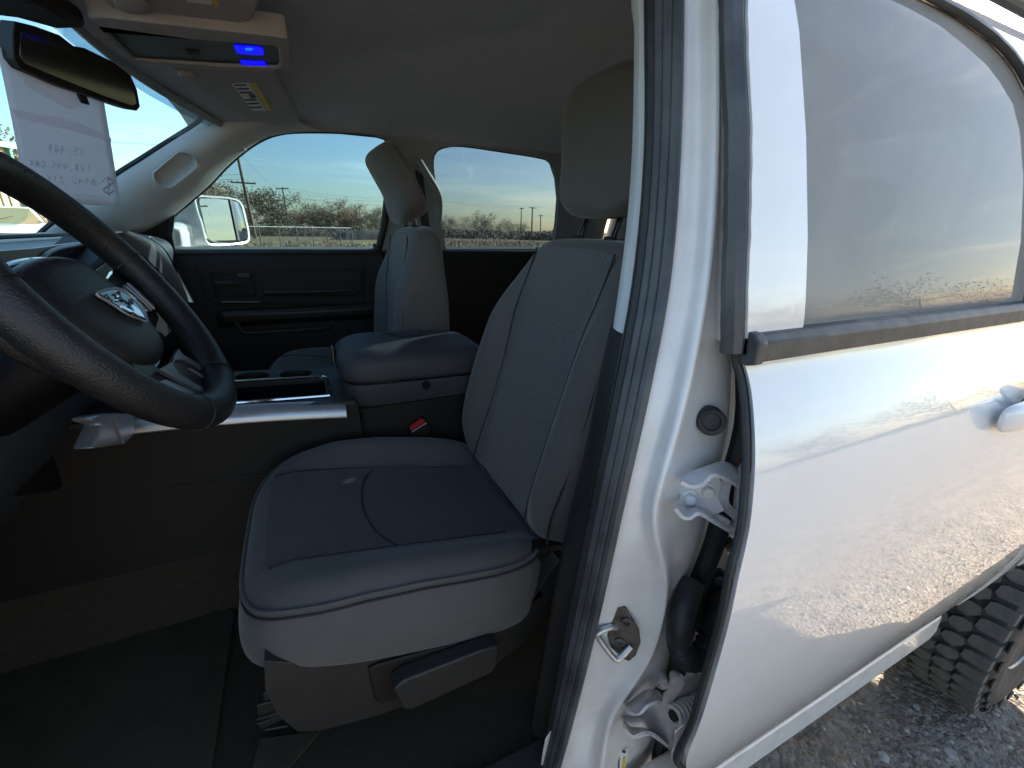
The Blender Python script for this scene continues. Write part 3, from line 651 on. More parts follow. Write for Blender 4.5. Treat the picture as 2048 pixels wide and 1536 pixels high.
rearedge = [Vector((xw(z, False)+.004, side(z)-.003, z)) for z in [1.40, 1.45, 1.5, 1.55, 1.6, 1.64, 1.68, 1.70, 1.72, 1.735, 1.75, 1.76, 1.77, 1.778, 1.785, 1.793, 1.80]]+[Vector((.74, side(1.806)-.003, 1.806)), Vector((.60, side(1.806)-.003, 1.804)), Vector((.535, side(1.80)-.003, 1.80))]
mk('glass_run_seal', tube(cat(rearedge, 50), .0105, 8, flat=.5), M['rubber_grey'], door)
mk('frame_edge_seal', tube([p+Vector((-.006, .010, 0)) for p in cat([Vector((fe_x(z), side(z), z)) for z in zl]+[Vector((fe_x(1.8), side(1.84), 1.84))], 30)], .012, 8), M['rubber_grey'], door)
mk('upper_edge_return', sheet([[Vector((fe_x(z)+dx_, side(z)+dy_, z)) for z in zl] for dx_, dy_ in ((0, 0), (.004, .02), (.025, .06))]), M['paint_jamb'], door, sub=1)
# belt moulding with its end cap
bx0, bx1 = fe_x(ZB)+.004, XR-.03
prof = [(-.004, 1.371), (-.0125, 1.374), (-.0135, 1.395), (-.006, 1.403), (.008, 1.404), (.010, 1.372)]
belt = mk('belt_moulding', loft([[Vector((x, side(ZB)+p[0], p[1])) for p in prof] for x in [bx0+(bx1-bx0)*k/8 for k in range(9)]]), M['mold'], door, bevel=.002, label='grey rubber belt moulding under the rear window')
mk('end_cap', loft([[Vector((x, side(ZB)+p[0]*1.12-.0008, 1.3875+(p[1]-1.3875)*1.1)) for p in prof] for x in (bx0-.004, bx0+.010)]), M['mold'], belt, bevel=.002)
# outside handle
HX = sat(2004, 847, -.02).x-1.060; HZ = sat(2010, 845, -.02).z
hring = []
for x, sy, sz in ((1.075, .005, .016), (1.085, .018, .022), (1.12, .026, .026), (1.19, .030, .027), (1.26, .028, .026), (1.30, .012, .018)):
    zc = HZ; hring.append([Vector((x+HX, side(zc)-.014-.010*math.sin(math.pi*(x-1.07)/.24)+sy*.55*math.cos(2*math.pi*k/16), zc+sz*math.sin(2*math.pi*k/16))) for k in range(16)])
hd = mk('door_handle', loft(hring), M['paint'], door, sub=1, label='white pull handle of the rear driver-side door')
mk('grip_shade', disc_profile((1.215+HX, side(HZ)-.002, HZ), (0, -1, -.3), [(.040, -.004), (.040, .001), (.02, .0)], 24), M['gloss'], hd)  # flat black disc painted in as the shadow behind the handle
# cab corner behind the door, bed side with its wheel arch, rocker
def zlow(x):
    d = abs(x-WX); a_ = .42+math.sqrt(max(0, .47**2-d*d)) if d < .47 else 0
    return max(a_, .585+.55*max(0, x-1.42) if x < WX else .60)
def side_panel(x0, x1, nx, nz, flare=True):
    cols = []
    for k in range(nx):
        x = x0+(x1-x0)*k/(nx-1); zl_ = zlow(x); col = []
        for i in range(nz):
            z = zl_+(1.386-zl_)*(i/(nz-1))**1.15; d = abs(x-WX); fl = .020*math.exp(-((z-zl_)/.07)**2)*sstep(.42-d, 0, .12) if flare else 0
            col.append(Vector((x, side(z)-fl, z)))
        cols.append(col)
    return cols
mk('cab_corner', sheet(side_panel(XR+.006, 1.612, 8, 16)), M['paint'], T, solid=.006)
mk('cab_corner_upper', sheet([[Vector((XR-.06+(1.60-XR+.06)*k/4, side(z), z)) for k in range(5)] for z in (1.386, 1.45, 1.55, 1.65, 1.75, 1.80, 1.84)]), M['paint'], T)
bl = side_panel(1.615, 3.54, 80, 16)
mk('bed_side', sheet(bl), M['paint'], T, solid=.008)
mk('bed_side', sheet([[Vector((p.x, -p.y, p.z)) for p in c_] for c_ in bl]), M['paint'], T, solid=.008)
mk('bed_wall', sheet([[Vector((1.64, y, z)) for y in (-.93, 0, .93)] for z in (.6, 1.0, 1.385)]), M['paint'], T, solid=.02)
mk('tailgate', sheet([[Vector((3.54, y, z)) for y in (-.93, 0, .93)] for z in (.7, 1.0, 1.385)]), M['paint'], T, solid=.04)
mk('bed_floor', box((2.6, 0, .85), (1.88, 1.5, .04)), M['rubber'], T)
rk = [(-.014, .492), (-.012, .566), (.0, .572), (.05, .570), (.06, .487)]
rx0, rx1 = -.75, 1.42
roc = mk('rocker_panel', loft([[Vector((x, side(.56)+p[0]+.004, p[1]+(.0 if x < 1.40 else (.02 if p[1] < .52 else 0)))) for p in rk] for x in [rx0, 0, .4, .8, 1.2, 1.39, 1.42]]), M['paint'], T, bevel=.006, label='white rocker panel strip under the rear door')
mk('door_seal_line', tube([(.45, side(.58)+.004, .5825), (1.44, side(.58)+.004, .5825)], .003, 6), M['rubber'], roc)
# roof
def roof(u, v):
    x = -.28+1.92*u; y = -.80+1.60*v; e = abs(2*v-1)
    z = 1.945-.018*e*e-.085*e**9-.05*sstep(.10-u, 0, .10)-.07*sstep(u-.92, 0, .08)
    return Vector((x-.10*sstep(.25-u, 0, .25)*(1-e*e), y, z))
rf = mk('roof_panel', grid(roof, 20, 24), M['paint'], T)
mk('drip_strip', tube([(-.2, -.822, 1.846), (.5, -.822, 1.852), (1.2, -.822, 1.848), (1.55, -.82, 1.82)], .009, 8), M['rubber'], rf)
# passenger outer body below the belt, hood, front fenders, cowl (seen only in shadows and mirrors)
mk('passenger_body_side', sheet([[Vector((x, -side(z), z)) for x in (-.9, -.4, .1, .6, 1.1, 1.6)] for z in (.52, .7, .9, 1.1, 1.25, 1.35, 1.392)]), M['paint'], T)
mk('hood', grid(lambda u, v: Vector((-2.35+1.35*u, -.86+1.72*v, 1.16+.16*u+.05*math.sin(math.pi*v)-.12*(1-u)**6)), 10, 14), M['paint'], T)
for s in (-1, 1):
    rows = []
    for z in (.55, .7, .85, 1.0, 1.12, 1.2):
        row = []
        for k in range(41):
            x = -2.4+1.5*k/40; d = abs(x+1.62); arch = .42+math.sqrt(max(0, .5**2-d*d)) if d < .5 else 0
            row.append(Vector((x, s*(.90+.08*math.sin(math.pi*min(1, k/40))), max(z, arch))))
        rows.append(row)
    mk('front_fender', sheet(rows), M['paint'], T, solid=.01)
    mk('fender_top', grid(lambda u, v: Vector((-2.4+1.5*u, s*(.85+.10*v), 1.20+.10*u-.06*v*v*0)), 6, 3), M['paint'], T)
mk('grille', box((-2.42, 0, .95), (.1, 1.6, .42)), M['chrome'], T, bevel=.05)
# wheels: the rear driver wheel with single tread blocks
def wheel(cx, y0, y1, name, sgn, blocks=False, label=None):
    W_ = empty(name, (cx, (y0+y1)/2, WR), T, label=label)
    wd = (y1-y0); yc = (y0+y1)/2; h = wd/2
    pr = [(.215, -h*.86), (.25, -h*.98), (.32, -h*1.03), (.365, -h*.98), (.388, -h*.86), (.392, -h*.5), (.393, 0), (.392, h*.5), (.388, h*.86), (.365, h*.98), (.32, h*1.03), (.25, h*.98), (.215, h*.86)]
    mk('tyre', disc_profile((cx, yc, WR), (0, 1, 0), pr, 72), M['tyre'], W_)
    mk('rim', disc_profile((cx, yc, WR), (0, 1, 0), [(.05, sgn*h*.55), (.12, sgn*h*.62), (.16, sgn*h*.45), (.20, sgn*h*.55), (.224, sgn*h*.92), (.224, -sgn*h*.8), (.05, -sgn*h*.6)], 40), M['rim'], W_)
    if not blocks: return W_
    rnd = random.Random(4)
    def block(poly, r0, r1):                    # polygon in (angle-length, y) wrapped on the tyre
        inn = [Vector((math.sin(a/WR)*r0, y, -math.cos(a/WR)*r0)) for a, y in poly]
        cx_ = sum(a for a, y in poly)/len(poly); cy_ = sum(y for a, y in poly)/len(poly)
        top = [Vector((math.sin((cx_+(a-cx_)*.945)/WR)*r1, cy_+(y-cy_)*.945, -math.cos((cx_+(a-cx_)*.945)/WR)*r1)) for a, y in poly]
        return loft([inn, top], cap0=False)
    nB = 46; st = 2*math.pi/nB; p = st*WR
    f = wd/.28
    sets = [
     ([(-.021, -.134), (.019, -.134), (.024, -.085), (.016, -.075), (-.012, -.078), (-.019, -.090)], 0, .386, .4065),
     ([(-.022, -.070), (.004, -.074), (.022, -.058), (.019, -.036), (.006, -.026), (-.014, -.032), (-.024, -.05)], .35, .389, .4085),
     ([(-.024, -.022), (-.006, -.030), (.020, -.016), (.024, .004), (.010, .026), (-.012, .018), (-.022, .006)], .05, .389, .409),
     ([(-.024, .030), (-.008, .024), (.018, .034), (.024, .054), (.012, .072), (-.012, .066), (-.022, .05)], .6, .389, .4085),
     ([(-.019, .078), (.016, .082), (.022, .092), (.021, .134), (-.019, .134), (-.023, .095)], .3, .386, .4065)]
    for poly, ph, r0, r1 in sets:
        sc_ = p/.056
        v, fc = block([(a*sc_, y*f) for a, y in poly], r0, r1)
        me = None
        for k in range(nB):
            an = st*(k+ph)
            if me is None: o = mk('tread_block', (v, fc), M['tread'], W_, smooth=False); me = o.data
            else:
                o = bpy.data.objects.new('tread_block', me); COL.objects.link(o); o.parent = W_; o.matrix_parent_inverse = Matrix.Translation(-W_.location)
            o.location = (cx, yc, WR); o.rotation_euler = (0, an, 0)
    for k in range(30):                         # raised letters-like lugs on the shoulder
        an = 2*math.pi*k/30
        if k % 1 == 0:
            o = mk('sidewall_lug', box((0, y0-.002-yc, -.362), (.035, .006, .02)), M['tyre'], W_, bevel=.002); o.location = (cx, yc, WR); o.rotation_euler = (0, an, 0)
    return W_
wheel(WX-.02, -1.040, -.745, 'rear_wheel', -1, True, 'rear wheel with a chunky all-terrain tyre beside the rocker')
wheel(WX-.02, .755, 1.035, 'rear_wheel', 1); wheel(-1.62, -.98, -.72, 'front_wheel', -1); wheel(-1.62, .72, .98, 'front_wheel', 1)
mk('wheel_house', grid(lambda u, v: Vector((WX+.53*math.cos(math.pi*u), -.90+.5*v, .42+.53*math.sin(math.pi*u))), 16, 3), M['rubber'], T)
mk('chassis', box((.5, 0, .47), (4.6, 1.1, .14)), M['rubber'], T)

# ------------------------------------------------------------------ B-pillar seen in the open front door
L0 = [(1288, -200), (1288, 0), (1288, 300), (1265, 560), (1220, 800), (1180, 1000), (1130, 1250), (1095, 1450), (1080, 1536), (1065, 1620)]
L1 = [(1362, -200), (1362, 0), (1355, 300), (1335, 560), (1290, 800), (1245, 1000), (1190, 1250), (1140, 1450), (1115, 1536), (1090, 1620)]
L1b = [(1385, -200), (1385, 0), (1380, 300), (1358, 560), (1315, 800), (1275, 990), (1255, 1100), (1235, 1250), (1180, 1440), (1150, 1536), (1130, 1620)]
L2 = [(1435, -200), (1435, 0), (1435, 300), (1418, 560), (1372, 800), (1328, 960), (1310, 1050), (1334, 1180), (1302, 1320), (1225, 1440), (1205, 1536), (1195, 1620)]
L3 = [(1472, -200), (1470, 0), (1475, 300), (1470, 560), (1470, 700), (1470, 850), (1440, 960), (1405, 1100), (1372, 1180), (1345, 1300), (1318, 1440), (1300, 1536), (1290, 1620)]
PN = 48
def pline(px, off): return cat([sat0(*p, off) for p in px], PN)
P0, P1, P1b, P2, P3 = pline(L0, .120), pline(L1, .075), pline(L1b, .068), pline(L2, .040), pline(L3, .062)
def byz(P, z):
    for i in range(len(P)-1):
        if (P[i].z-z)*(P[i+1].z-z) <= 0 and abs(P[i].z-P[i+1].z) > 1e-9: return P[i].lerp(P[i+1], (P[i].z-z)/(P[i].z-P[i+1].z))
    return P[0] if abs(P[0].z-z) < abs(P[-1].z-z) else P[-1]
zp = [1.84-(1.84-.50)*k/(PN-1) for k in range(PN)]
Q0, Q1, Q1b, Q2, Q3 = [[byz(P, z) for z in zp] for P in (P0, P1, P1b, P2, P3)]
Q2a = [a+Vector((-.004, .006, 0)) for a in Q2]; Q2b = [a+Vector((.006, .002, 0)) for a in Q2]; Q2c = [a.lerp(b, .35)+Vector((.0, .010, 0)) for a, b in zip(Q2, Q3)]
Qv = [a.lerp(b, .5)+Vector((.006, .010, 0)) for a, b in zip(Q1b, Q2)]
Q4 = [a+Vector((.03, .03, 0)) for a in Q3]; Qm = [a+Vector((.02, .06, 0)) for a in Q0]
bp_ = mk('b_pillar', sheet([Q0, Q1, Q1b, Qv, Q2a, Q2, Q2b, Q2c, Q3, Q4]), M['paint_jamb'], T, sub=2, label='white painted door pillar between the open and the closed door')
mk('hinge_pocket', sheet([[Vector((x, side0(z)+.105, z)) for x in (.445, .50, .58, .75)] for z in (.42, .7, 1.0, 1.3, 1.6, 1.84)]), M['paint_jamb'], bp_, solid=.004)
mk('pillar_foot', sheet([[Vector((x, side0(z)+o, z)) for x, o in ((.27, .10), (.30, .075), (.36, .055), (.46, .06), (.60, .09))] for z in (.40, .5, .6, .68, .74)]), M['paint_jamb'], bp_, sub=1)
# weatherstrip: ribs side by side along the opening
for f_, r_, m_ in ((.26, .0082, 'rubber'), (.48, .0086, 'rubber_grey'), (.70, .0086, 'rubber_grey'), (.92, .0070, 'rubber_grey')):
    mk('weatherstrip', tube([a.lerp(b, f_)+Vector((-.006, -.006, 0)) for a, b in zip(Q0, Q1)], r_, 8), M[m_], bp_)
mk('door_gap_seal', tube([a+Vector((.016, -.004, 0)) for a in Q3], .014, 8), M['rubber'], bp_)
mk('weatherstrip_base', sheet([[p+Vector((.010, .012, 0)) for p in Q0], [p+Vector((-.004, -.004, 0)) for p in Q0], [a.lerp(b, .5)+Vector((-.005, -.004, 0)) for a, b in zip(Q0, Q1)], [a.lerp(b, .94)+Vector((-.003, -.003, 0)) for a, b in zip(Q0, Q1)]]), M['rubber'], bp_)
# plug
pc = sat0(1420, 840, .050); pn_ = (CAM-pc).normalized()*.4+Vector((-.45, -.75, 0)); pn_.normalize()
pc = pc+pn_*.006
plug = mk('rubber_plug', disc_profile(pc, pn_, [(.0165, -.012), (.0165, .003), (.0150, .0050), (.0105, .0042), (.0095, .0022), (.001, .0030)], 28), M['rubber'], bp_)
# striker
sp0 = sat0(1238, 1262, .066); sn = Vector((-.62, -.78, .0)).normalized(); su = Vector((0, 0, 1)); sv = sn.cross(su)
def on_pl(c, n, px): return [pl(p[0], p[1], n, c) for p in px]
spl = [(1222, 1218), (1236, 1208), (1252, 1212), (1278, 1255), (1281, 1280), (1272, 1305), (1258, 1317), (1246, 1312), (1222, 1290), (1214, 1265)]
stk = mk('striker', plate(on_pl(sp0+sn*.001, sn, spl), sn*.005), M['steel'], bp_, bevel=.0015, label='steel door striker bolted to the pillar')
lp = [(1232, 1252), (1222, 1246), (1200, 1246), (1198, 1256), (1228, 1296), (1242, 1298), (1262, 1288)]
hs = [0.004, .012, .026, .028, .028, .022, .006]
mk('loop', tube(cat([pl(p[0], p[1], sn, sp0+sn*.004)+sn*h*.55 for p, h in zip(lp, hs)], 26), .0042, 8), M['zinc'], stk)
for q in ((1253, 1242), (1240, 1282)): mk('screw', disc_profile(pl(q[0], q[1], sn, sp0+sn*.006), sn, [(.0075, 0), (.007, .003), (.004, .0035), (.0035, .001), (.0005, .001)], 16), M['steel'], stk)
# certification sticker low on the pillar
lc = sat0(1230, 1515, .060); ln_ = Vector((-.55, -.83, 0)).normalized()
lab = mk('sticker', plate(on_pl(lc+ln_*.002, ln_, [(1198, 1545), (1206, 1522), (1254, 1497), (1256, 1510), (1248, 1545)]), ln_*.0006), M['label_white'], bp_, smooth=False, label='printed certification sticker low on the pillar')
mk('sticker_stripe', plate(on_pl(lc+ln_*.0030, ln_, [(1243, 1545), (1246, 1515), (1252, 1512), (1249, 1545)]), ln_*.0004), M['label_yellow'], lab, smooth=False)
mk('sticker_seal', disc_profile(pl(1248, 1503, ln_, lc+ln_*.003), ln_, [(.0036, 0), (.0036, .0008)], 14), M['label_ink'], lab)
for k in range(5):
    x = 1207+k*7; mk('sticker_print', plate(on_pl(lc+ln_*.0030, ln_, [(x, 1545), (x+2, 1524-k*3.4), (x+5, 1522-k*3.4), (x+3.6, 1545)]), ln_*.0004), M['label_ink'], lab, smooth=False)

# --- hinges of the rear door
def ribbon(inner, oi, outer, oo, n=20, th=.0035):
    a = cat([sat0(*p, oi) for p in inner], n); b = cat([sat0(*p, oo) for p in outer], n)
    return sheet([a, [x.lerp(y, .5) for x, y in zip(a, b)], b])
h1 = empty('rear_door_hinge', sat0(1400, 980, .05), T, label='upper white hinge of the rear door with two bolts')
wn = Vector((-.55, -.80, .05)).normalized(); wc = sat0(1395, 990, .046)
mk('hinge_plate', plate(on_pl(wc, wn, [(1357, 962), (1390, 950), (1428, 938), (1442, 962), (1436, 992), (1448, 1018), (1420, 1030), (1395, 1018), (1366, 1030), (1350, 1006), (1358, 996), (1360, 986), (1352, 982)]), wn*.004), M['hinge'], h1, bevel=.001)
mk('top_flange', ribbon([(1356, 958), (1385, 944), (1410, 936), (1447, 925), (1475, 940), (1505, 958)], .046, [(1362, 965), (1385, 974), (1408, 968), (1424, 952), (1450, 958), (1504, 990)], .016), M['hinge'], h1, solid=.004)
mk('bottom_flange', ribbon([(1348, 1004), (1372, 1016), (1394, 1012), (1420, 1022), (1452, 1040), (1492, 1062)], .046, [(1351, 1018), (1366, 1036), (1384, 1036), (1398, 1027), (1430, 1046), (1482, 1076)], .016), M['hinge'], h1, solid=.004)
mk('link', ribbon([(1442, 955), (1440, 975), (1430, 1000), (1440, 1015), (1470, 1040), (1492, 1052)], .034, [(1462, 962), (1458, 980), (1456, 1000), (1466, 1015), (1482, 1028), (1500, 1038)], .030), M['hinge'], h1, solid=.004)
mk('stop_tab', plate(on_pl(sat0(1445, 1030, .03), wn, [(1422, 1026), (1434, 1024), (1458, 1038), (1454, 1046), (1446, 1044)]), wn*.006), M['hinge'], h1, bevel=.001)
for q in ((1378, 994), (1414, 980)):
    c = pl(q[0], q[1], wn, wc+wn*.004)
    wsh = mk('washer', disc_profile(c, wn, [(.0105, 0), (.0105, .0016), (.0085, .0022), (.001, .0022)], 22), M['hinge'], h1)
    mk('bolt_head', disc_profile(c+wn*.002, wn, [(.0072, 0), (.0072, .0062), (.0062, .0074), (.001, .0074)], 6), M['hinge'], wsh, smooth=False)
pin = mk('hinge_pin', cyl(sat0(1484, 945, .034), sat0(1470, 1072, .034), .0065, 14), M['hinge'], h1)
for q in ((1493, 926), (1470, 1092)):
    c = sat0(q[0], q[1], .040); n_ = Vector((-.85, -.35, 0)).normalized()
    b_ = mk('rusty_nut', disc_profile(c+n_*.000, n_, [(.0130, -.004), (.0130, .002), (.0085, .003), (.0085, .009), (.001, .009)], 14), M['rust'], h1)
    mk('stud', disc_profile(c+n_*.006, n_, [(.0045, 0), (.0045, .014), (.0035, .016), (.0005, .016)], 12), M['zinc'], b_)
h2 = empty('rear_door_hinge', sat0(1340, 1430, .05), T, label='lower white hinge of the rear door with coil spring and roller')
w2 = sat0(1310, 1440, .050)
mk('hinge_plate', plate(on_pl(w2, wn, [(1250, 1430), (1253, 1412), (1300, 1380), (1318, 1386), (1326, 1404), (1332, 1424), (1350, 1448), (1346, 1490), (1330, 1488), (1300, 1466), (1270, 1474), (1252, 1450)]), wn*.004), M['hinge'], h2, bevel=.001)
mk('top_flange', ribbon([(1251, 1412), (1270, 1398), (1296, 1380), (1316, 1384), (1322, 1396)], .048, [(1254, 1424), (1272, 1430), (1284, 1424), (1296, 1412), (1316, 1404)], .018), M['hinge'], h2, solid=.004)
mk('bottom_flange', ribbon([(1245, 1440), (1262, 1456), (1290, 1458), (1316, 1472), (1338, 1492)], .048, [(1250, 1458), (1266, 1474), (1288, 1466), (1310, 1470), (1336, 1494)], .018), M['hinge'], h2, solid=.004)
mk('roll_lug', disc_profile(pl(1262, 1432, wn, w2+wn*.014), (.5, -.3, .8), [(.006, -.012), (.006, .012)], 12), M['hinge'], h2)
mk('check_arm', plate(on_pl(w2+wn*.012, wn, [(1338, 1358), (1352, 1352), (1366, 1358), (1364, 1372), (1350, 1390), (1344, 1402), (1352, 1420), (1362, 1442), (1352, 1456), (1342, 1440), (1330, 1424), (1322, 1402), (1326, 1384), (1334, 1374)]), wn*.006), M['hinge'], h2, bevel=.0015)
r1 = pl(1323, 1360, wn, w2+wn*.012); r2 = pl(1353, 1356, wn, w2+wn*.018)
mk('roller', disc_profile(r1, wn, [(.0100, -.010), (.0112, -.008), (.0112, .006), (.0098, .009), (.0062, .009), (.0058, .012), (.003, .012), (.0005, .011)], 22), M['hinge'], h2)
mk('pin_head', disc_profile(r2, wn+Vector((0, 0, .25)), [(.0105, -.006), (.0112, -.004), (.0112, .008), (.0095, .0105), (.0005, .0110)], 22), M['hinge'], h2)
mk('rust_stain', plate(on_pl(w2+wn*.010, wn, [(1306, 1378), (1318, 1372), (1326, 1382), (1330, 1394), (1322, 1400), (1312, 1392)]), wn*.003), M['rust'], h2, bevel=.001)
sa, sb = sat0(1345, 1432, .022), sat0(1410, 1398, .026); ax = (sb-sa); sl = ax.length; ax.normalize(); e1 = ax.orthogonal().normalized(); e2 = ax.cross(e1)
hel = [sa+ax*(sl*k/(9*14))+(e1*math.cos(2*math.pi*k/14)+e2*math.sin(2*math.pi*k/14))*.0135 for k in range(9*14+1)]
mk('coil_spring', tube(hel, .0030, 6), M['hinge'], h2, label='white coil spring on the lower hinge')
mk('spring_core', cyl(sa, sb, .0085, 12), M['rubber'], h2)
mk('door_leaf', ribbon([(1352, 1470), (1376, 1448), (1400, 1436), (1412, 1428)], .014, [(1342, 1520), (1360, 1524), (1374, 1478), (1402, 1454)], .010), M['hinge'], h2, solid=.005)
mk('door_leaf_base', ribbon([(1362, 1362), (1384, 1346), (1404, 1352), (1424, 1380)], .038, [(1352, 1400), (1372, 1404), (1394, 1400), (1414, 1412)], .042), M['hinge'], h2, solid=.004)
c = sat0(1408, 1385, .028); n_ = Vector((-.85, -.35, 0)).normalized()
b_ = mk('rusty_nut', disc_profile(c, n_, [(.0120, -.004), (.0120, .002), (.0085, .003), (.0085, .008), (.001, .008)], 14), M['rust'], h2); mk('stud', disc_profile(c+n_*.006, n_, [(.0042, 0), (.0042, .010), (.0005, .012)], 12), M['zinc'], b_)
# wiring boot between pillar and door
bp_path = cat([sat0(1385, 1165, .050), sat0(1368, 1215, .034), sat0(1358, 1262, .024), sat0(1362, 1298, .020), sat0(1380, 1318, .018), sat0(1402, 1312, .018), sat0(1418, 1280, .020), sat0(1436, 1240, .026), sat0(1458, 1210, .036)], 260)
rr = []
for i in range(260):
    f_ = i/259; rib = .0024*math.cos(f_*2*math.pi*26) if .30 < f_ < .80 else 0
    rr.append((.0165 if f_ < .3 else .0150 if f_ < .8 else .0150+.010*sstep(f_, .8, .95))+rib)
mk('wiring_boot', tube(bp_path, rr, 16), M['rubber'], T, label='black corrugated wiring boot between pillar and rear door')
bt = mk('boot_bracket', plate(on_pl(sat0(1430, 1200, .058), wn, [(1360, 1170), (1400, 1145), (1440, 1132), (1478, 1165), (1474, 1240), (1440, 1280), (1395, 1262), (1350, 1232)]), wn*.006), M['rubber'], T, bevel=.003)
mk('bracket_screw', disc_profile(sat0(1437, 1160, .050), wn, [(.006, 0), (.006, .004), (.001, .005)], 12), M['rubber_grey'], bt)
# inner light trim strip and darker lower trim of the pillar
TA = [(1262, -200), (1262, 0), (1268, 60), (1264, 300), (1250, 480), (1226, 655)]; TBp = [(1294, -200), (1294, 0), (1293, 300), (1280, 480), (1262, 600), (1248, 668)]
ta, tb = cat([sat0(*p, .150) for p in TA], 24), cat([sat0(*p, .126) for p in TBp], 24)
mk('pillar_trim', sheet([[p+Vector((.05, .05, 0)) for p in ta], ta, [a.lerp(b, .5)+Vector((-.004, -.003, 0)) for a, b in zip(ta, tb)], tb]), M['trim_light'], T, label='pale grey inner trim strip along the door seal')
TC = [(1228, 660), (1200, 780), (1165, 960), (1130, 1100), (1090, 1300), (1060, 1480), (1040, 1620)]; TD = [(1250, 668), (1222, 800), (1182, 1000), (1132, 1250), (1097, 1450), (1066, 1620)]
tcx, td = cat([sat0(*p, .155) for p in TC], 24), cat([sat0(*p, .124) for p in TD], 24)
mk('lower_pillar_trim', sheet([[p+Vector((.06, .08, 0)) for p in tcx], tcx, td]), M['plastic2'], T)

# ------------------------------------------------------------------ the open front driver door, swung forward out of the picture
hp_ = Vector((-.66, -.965, 0)); dd = Vector((-.30, -.954, 0)).normalized(); dn_ = Vector((dd.y, -dd.x, 0))
if dn_.x > 0: dn_ = -dn_
def FD(s, z, o=0.0): return hp_+dd*s+dn_*(o+(side(z)+1.036)*-.6)+Vector((0, 0, z))
fdo = mk('open_front_door', sheet([[FD(s, z) for s in (0, .25, .5, .75, 1.02)] for z in zs]), M['paint'], T, solid=.01, label='open front driver door swung forward')
mk('inner_panel', sheet([[FD(s, z, -.09) for s in (.02, .25, .5, .75, 1.0)] for z in zs]), M['plastic'], fdo, solid=.02)
mk('window_frame', tube(cat([FD(.02, 1.39, -.03), FD(.30, 1.66, -.03), FD(.52, 1.80, -.03), FD(.98, 1.80, -.03), FD(1.0, 1.6, -.03), FD(1.0, 1.39, -.03)], 50), .026, 8), M['paint'], fdo)
mk('window_glass', plate([FD(.05, 1.39, -.03), FD(.32, 1.65, -.03), FD(.53, 1.78, -.03), FD(.97, 1.78, -.03), FD(.98, 1.39, -.03)], dn_*.004), M['g_side'], fdo, smooth=False)
mk('armrest', box(FD(.55, 1.10, -.15), (.10, .55, .06), Matrix.Rotation(math.atan2(dd.y, dd.x)-math.pi/2, 3, 'Z')), M['plastic2'], fdo, bevel=.02)

ap0 = cat([Vector((-1.05, -.90, 1.30)), Vector((-.72, -.865, 1.55)), Vector((-.40, -.81, 1.76)), Vector((-.15, -.79, 1.84)), Vector((.05, -.795, 1.845))], 30)
da_ = mk('driver_a_pillar', tube(ap0, .036, 12, flat=.75), M['paint_jamb'], T)
mk('pillar_seal', tube([p+Vector((.03, .012, -.012)) for p in ap0], .012, 8), M['rubber'], da_)
mk('roof_rail', tube([(-.2, -.80, 1.842), (.2, -.805, 1.845), (.4, -.805, 1.845)], .022, 8), M['paint_jamb'], T)
mk('hinge_post', plate([(-1.08, -.90, .55), (-.68, -.90, .55), (-.68, -.90, 1.36), (-1.08, -.90, 1.34)], (0, -.04, 0)), M['paint_jamb'], T, bevel=.01)
# ------------------------------------------------------------------ cab shell, passenger side
PN_, PP_ = Vector((0, 1, .36)), Vector((0, .92, 1.4))
def PS(px, py, off=0.0): return pl(px, py, PN_, PP_+Vector((0, off, 0)))
def xz(x, z): return Vector((x, .92-.36*(z-1.4), z))
W1 = [(345, 499), (338, 470), (345, 436), (380, 404), (420, 369), (450, 337), (480, 310), (510, 288), (540, 273), (570, 266), (600, 264), (650, 264), (700, 266), (745, 271), (768, 277), (780, 290), (784, 305), (782, 330), (774, 400), (766, 460), (757, 499)]
W2 = [(892, 498), (882, 440), (872, 380), (866, 340), (866, 315), (872, 302), (884, 295), (920, 291), (1000, 302), (1088, 317), (1104, 330), (1114, 360), (1118, 400), (1114, 450), (1106, 498)]
outer = [PS(240, 512), PS(258, 478), PS(310, 425), PS(365, 365), PS(430, 305), PS(480, 270), xz(-.02, 1.885), xz(.6, 1.892), xz(1.58, 1.885), xz(1.58, 1.385), PS(900, 512), PS(600, 512)]
cs = mk('passenger_side_trim', plate(outer, (0, .03, .01), [[PS(*p) for p in W1], [PS(*p) for p in W2]]), M['trim'], T, label='grey trim round the passenger side windows')
def rim_tube(px, off, r, m, name, par, closed=True, n=90): return mk(name, tube(cat([PS(*p, off) for p in px], n, closed), r, 8, closed), M[m], par)
rim_tube(W1, .012, .006, 'rubber', 'window_seal', cs); rim_tube(W2, .012, .006, 'rubber', 'window_seal', cs)
mk('window_glass', plate([PS(*p, .022) for p in [(330, 520), (330, 430), (440, 325), (530, 262), (800, 255), (800, 330), (770, 520)]], (0, .004, 0)), M['g_side'], T, smooth=False, label='lightly tinted front passenger window')
mk('window_glass', plate([PS(*p, .022) for p in [(880, 520), (855, 330), (862, 285), (1010, 285), (1125, 310), (1125, 520)]], (0, .004, 0)), M['g_priv'], T, smooth=False, label='darker tinted rear passenger window')
mk('sail_panel', plate([PS(*p, -.004) for p in [(346, 503), (338, 470), (345, 405), (318, 432), (268, 474), (250, 503)]], (0, .01, 0)), M['plastic'], T, bevel=.003)
mk('glass_channel', tube([PS(347, 500), PS(340, 470), PS(349, 400)], .0085, 8), M['rubber'], T)
mk('rear_channel', tube([PS(757, 498), PS(768, 455), PS(780, 350), PS(788, 300)], .016, 8), M['rubber'], T)
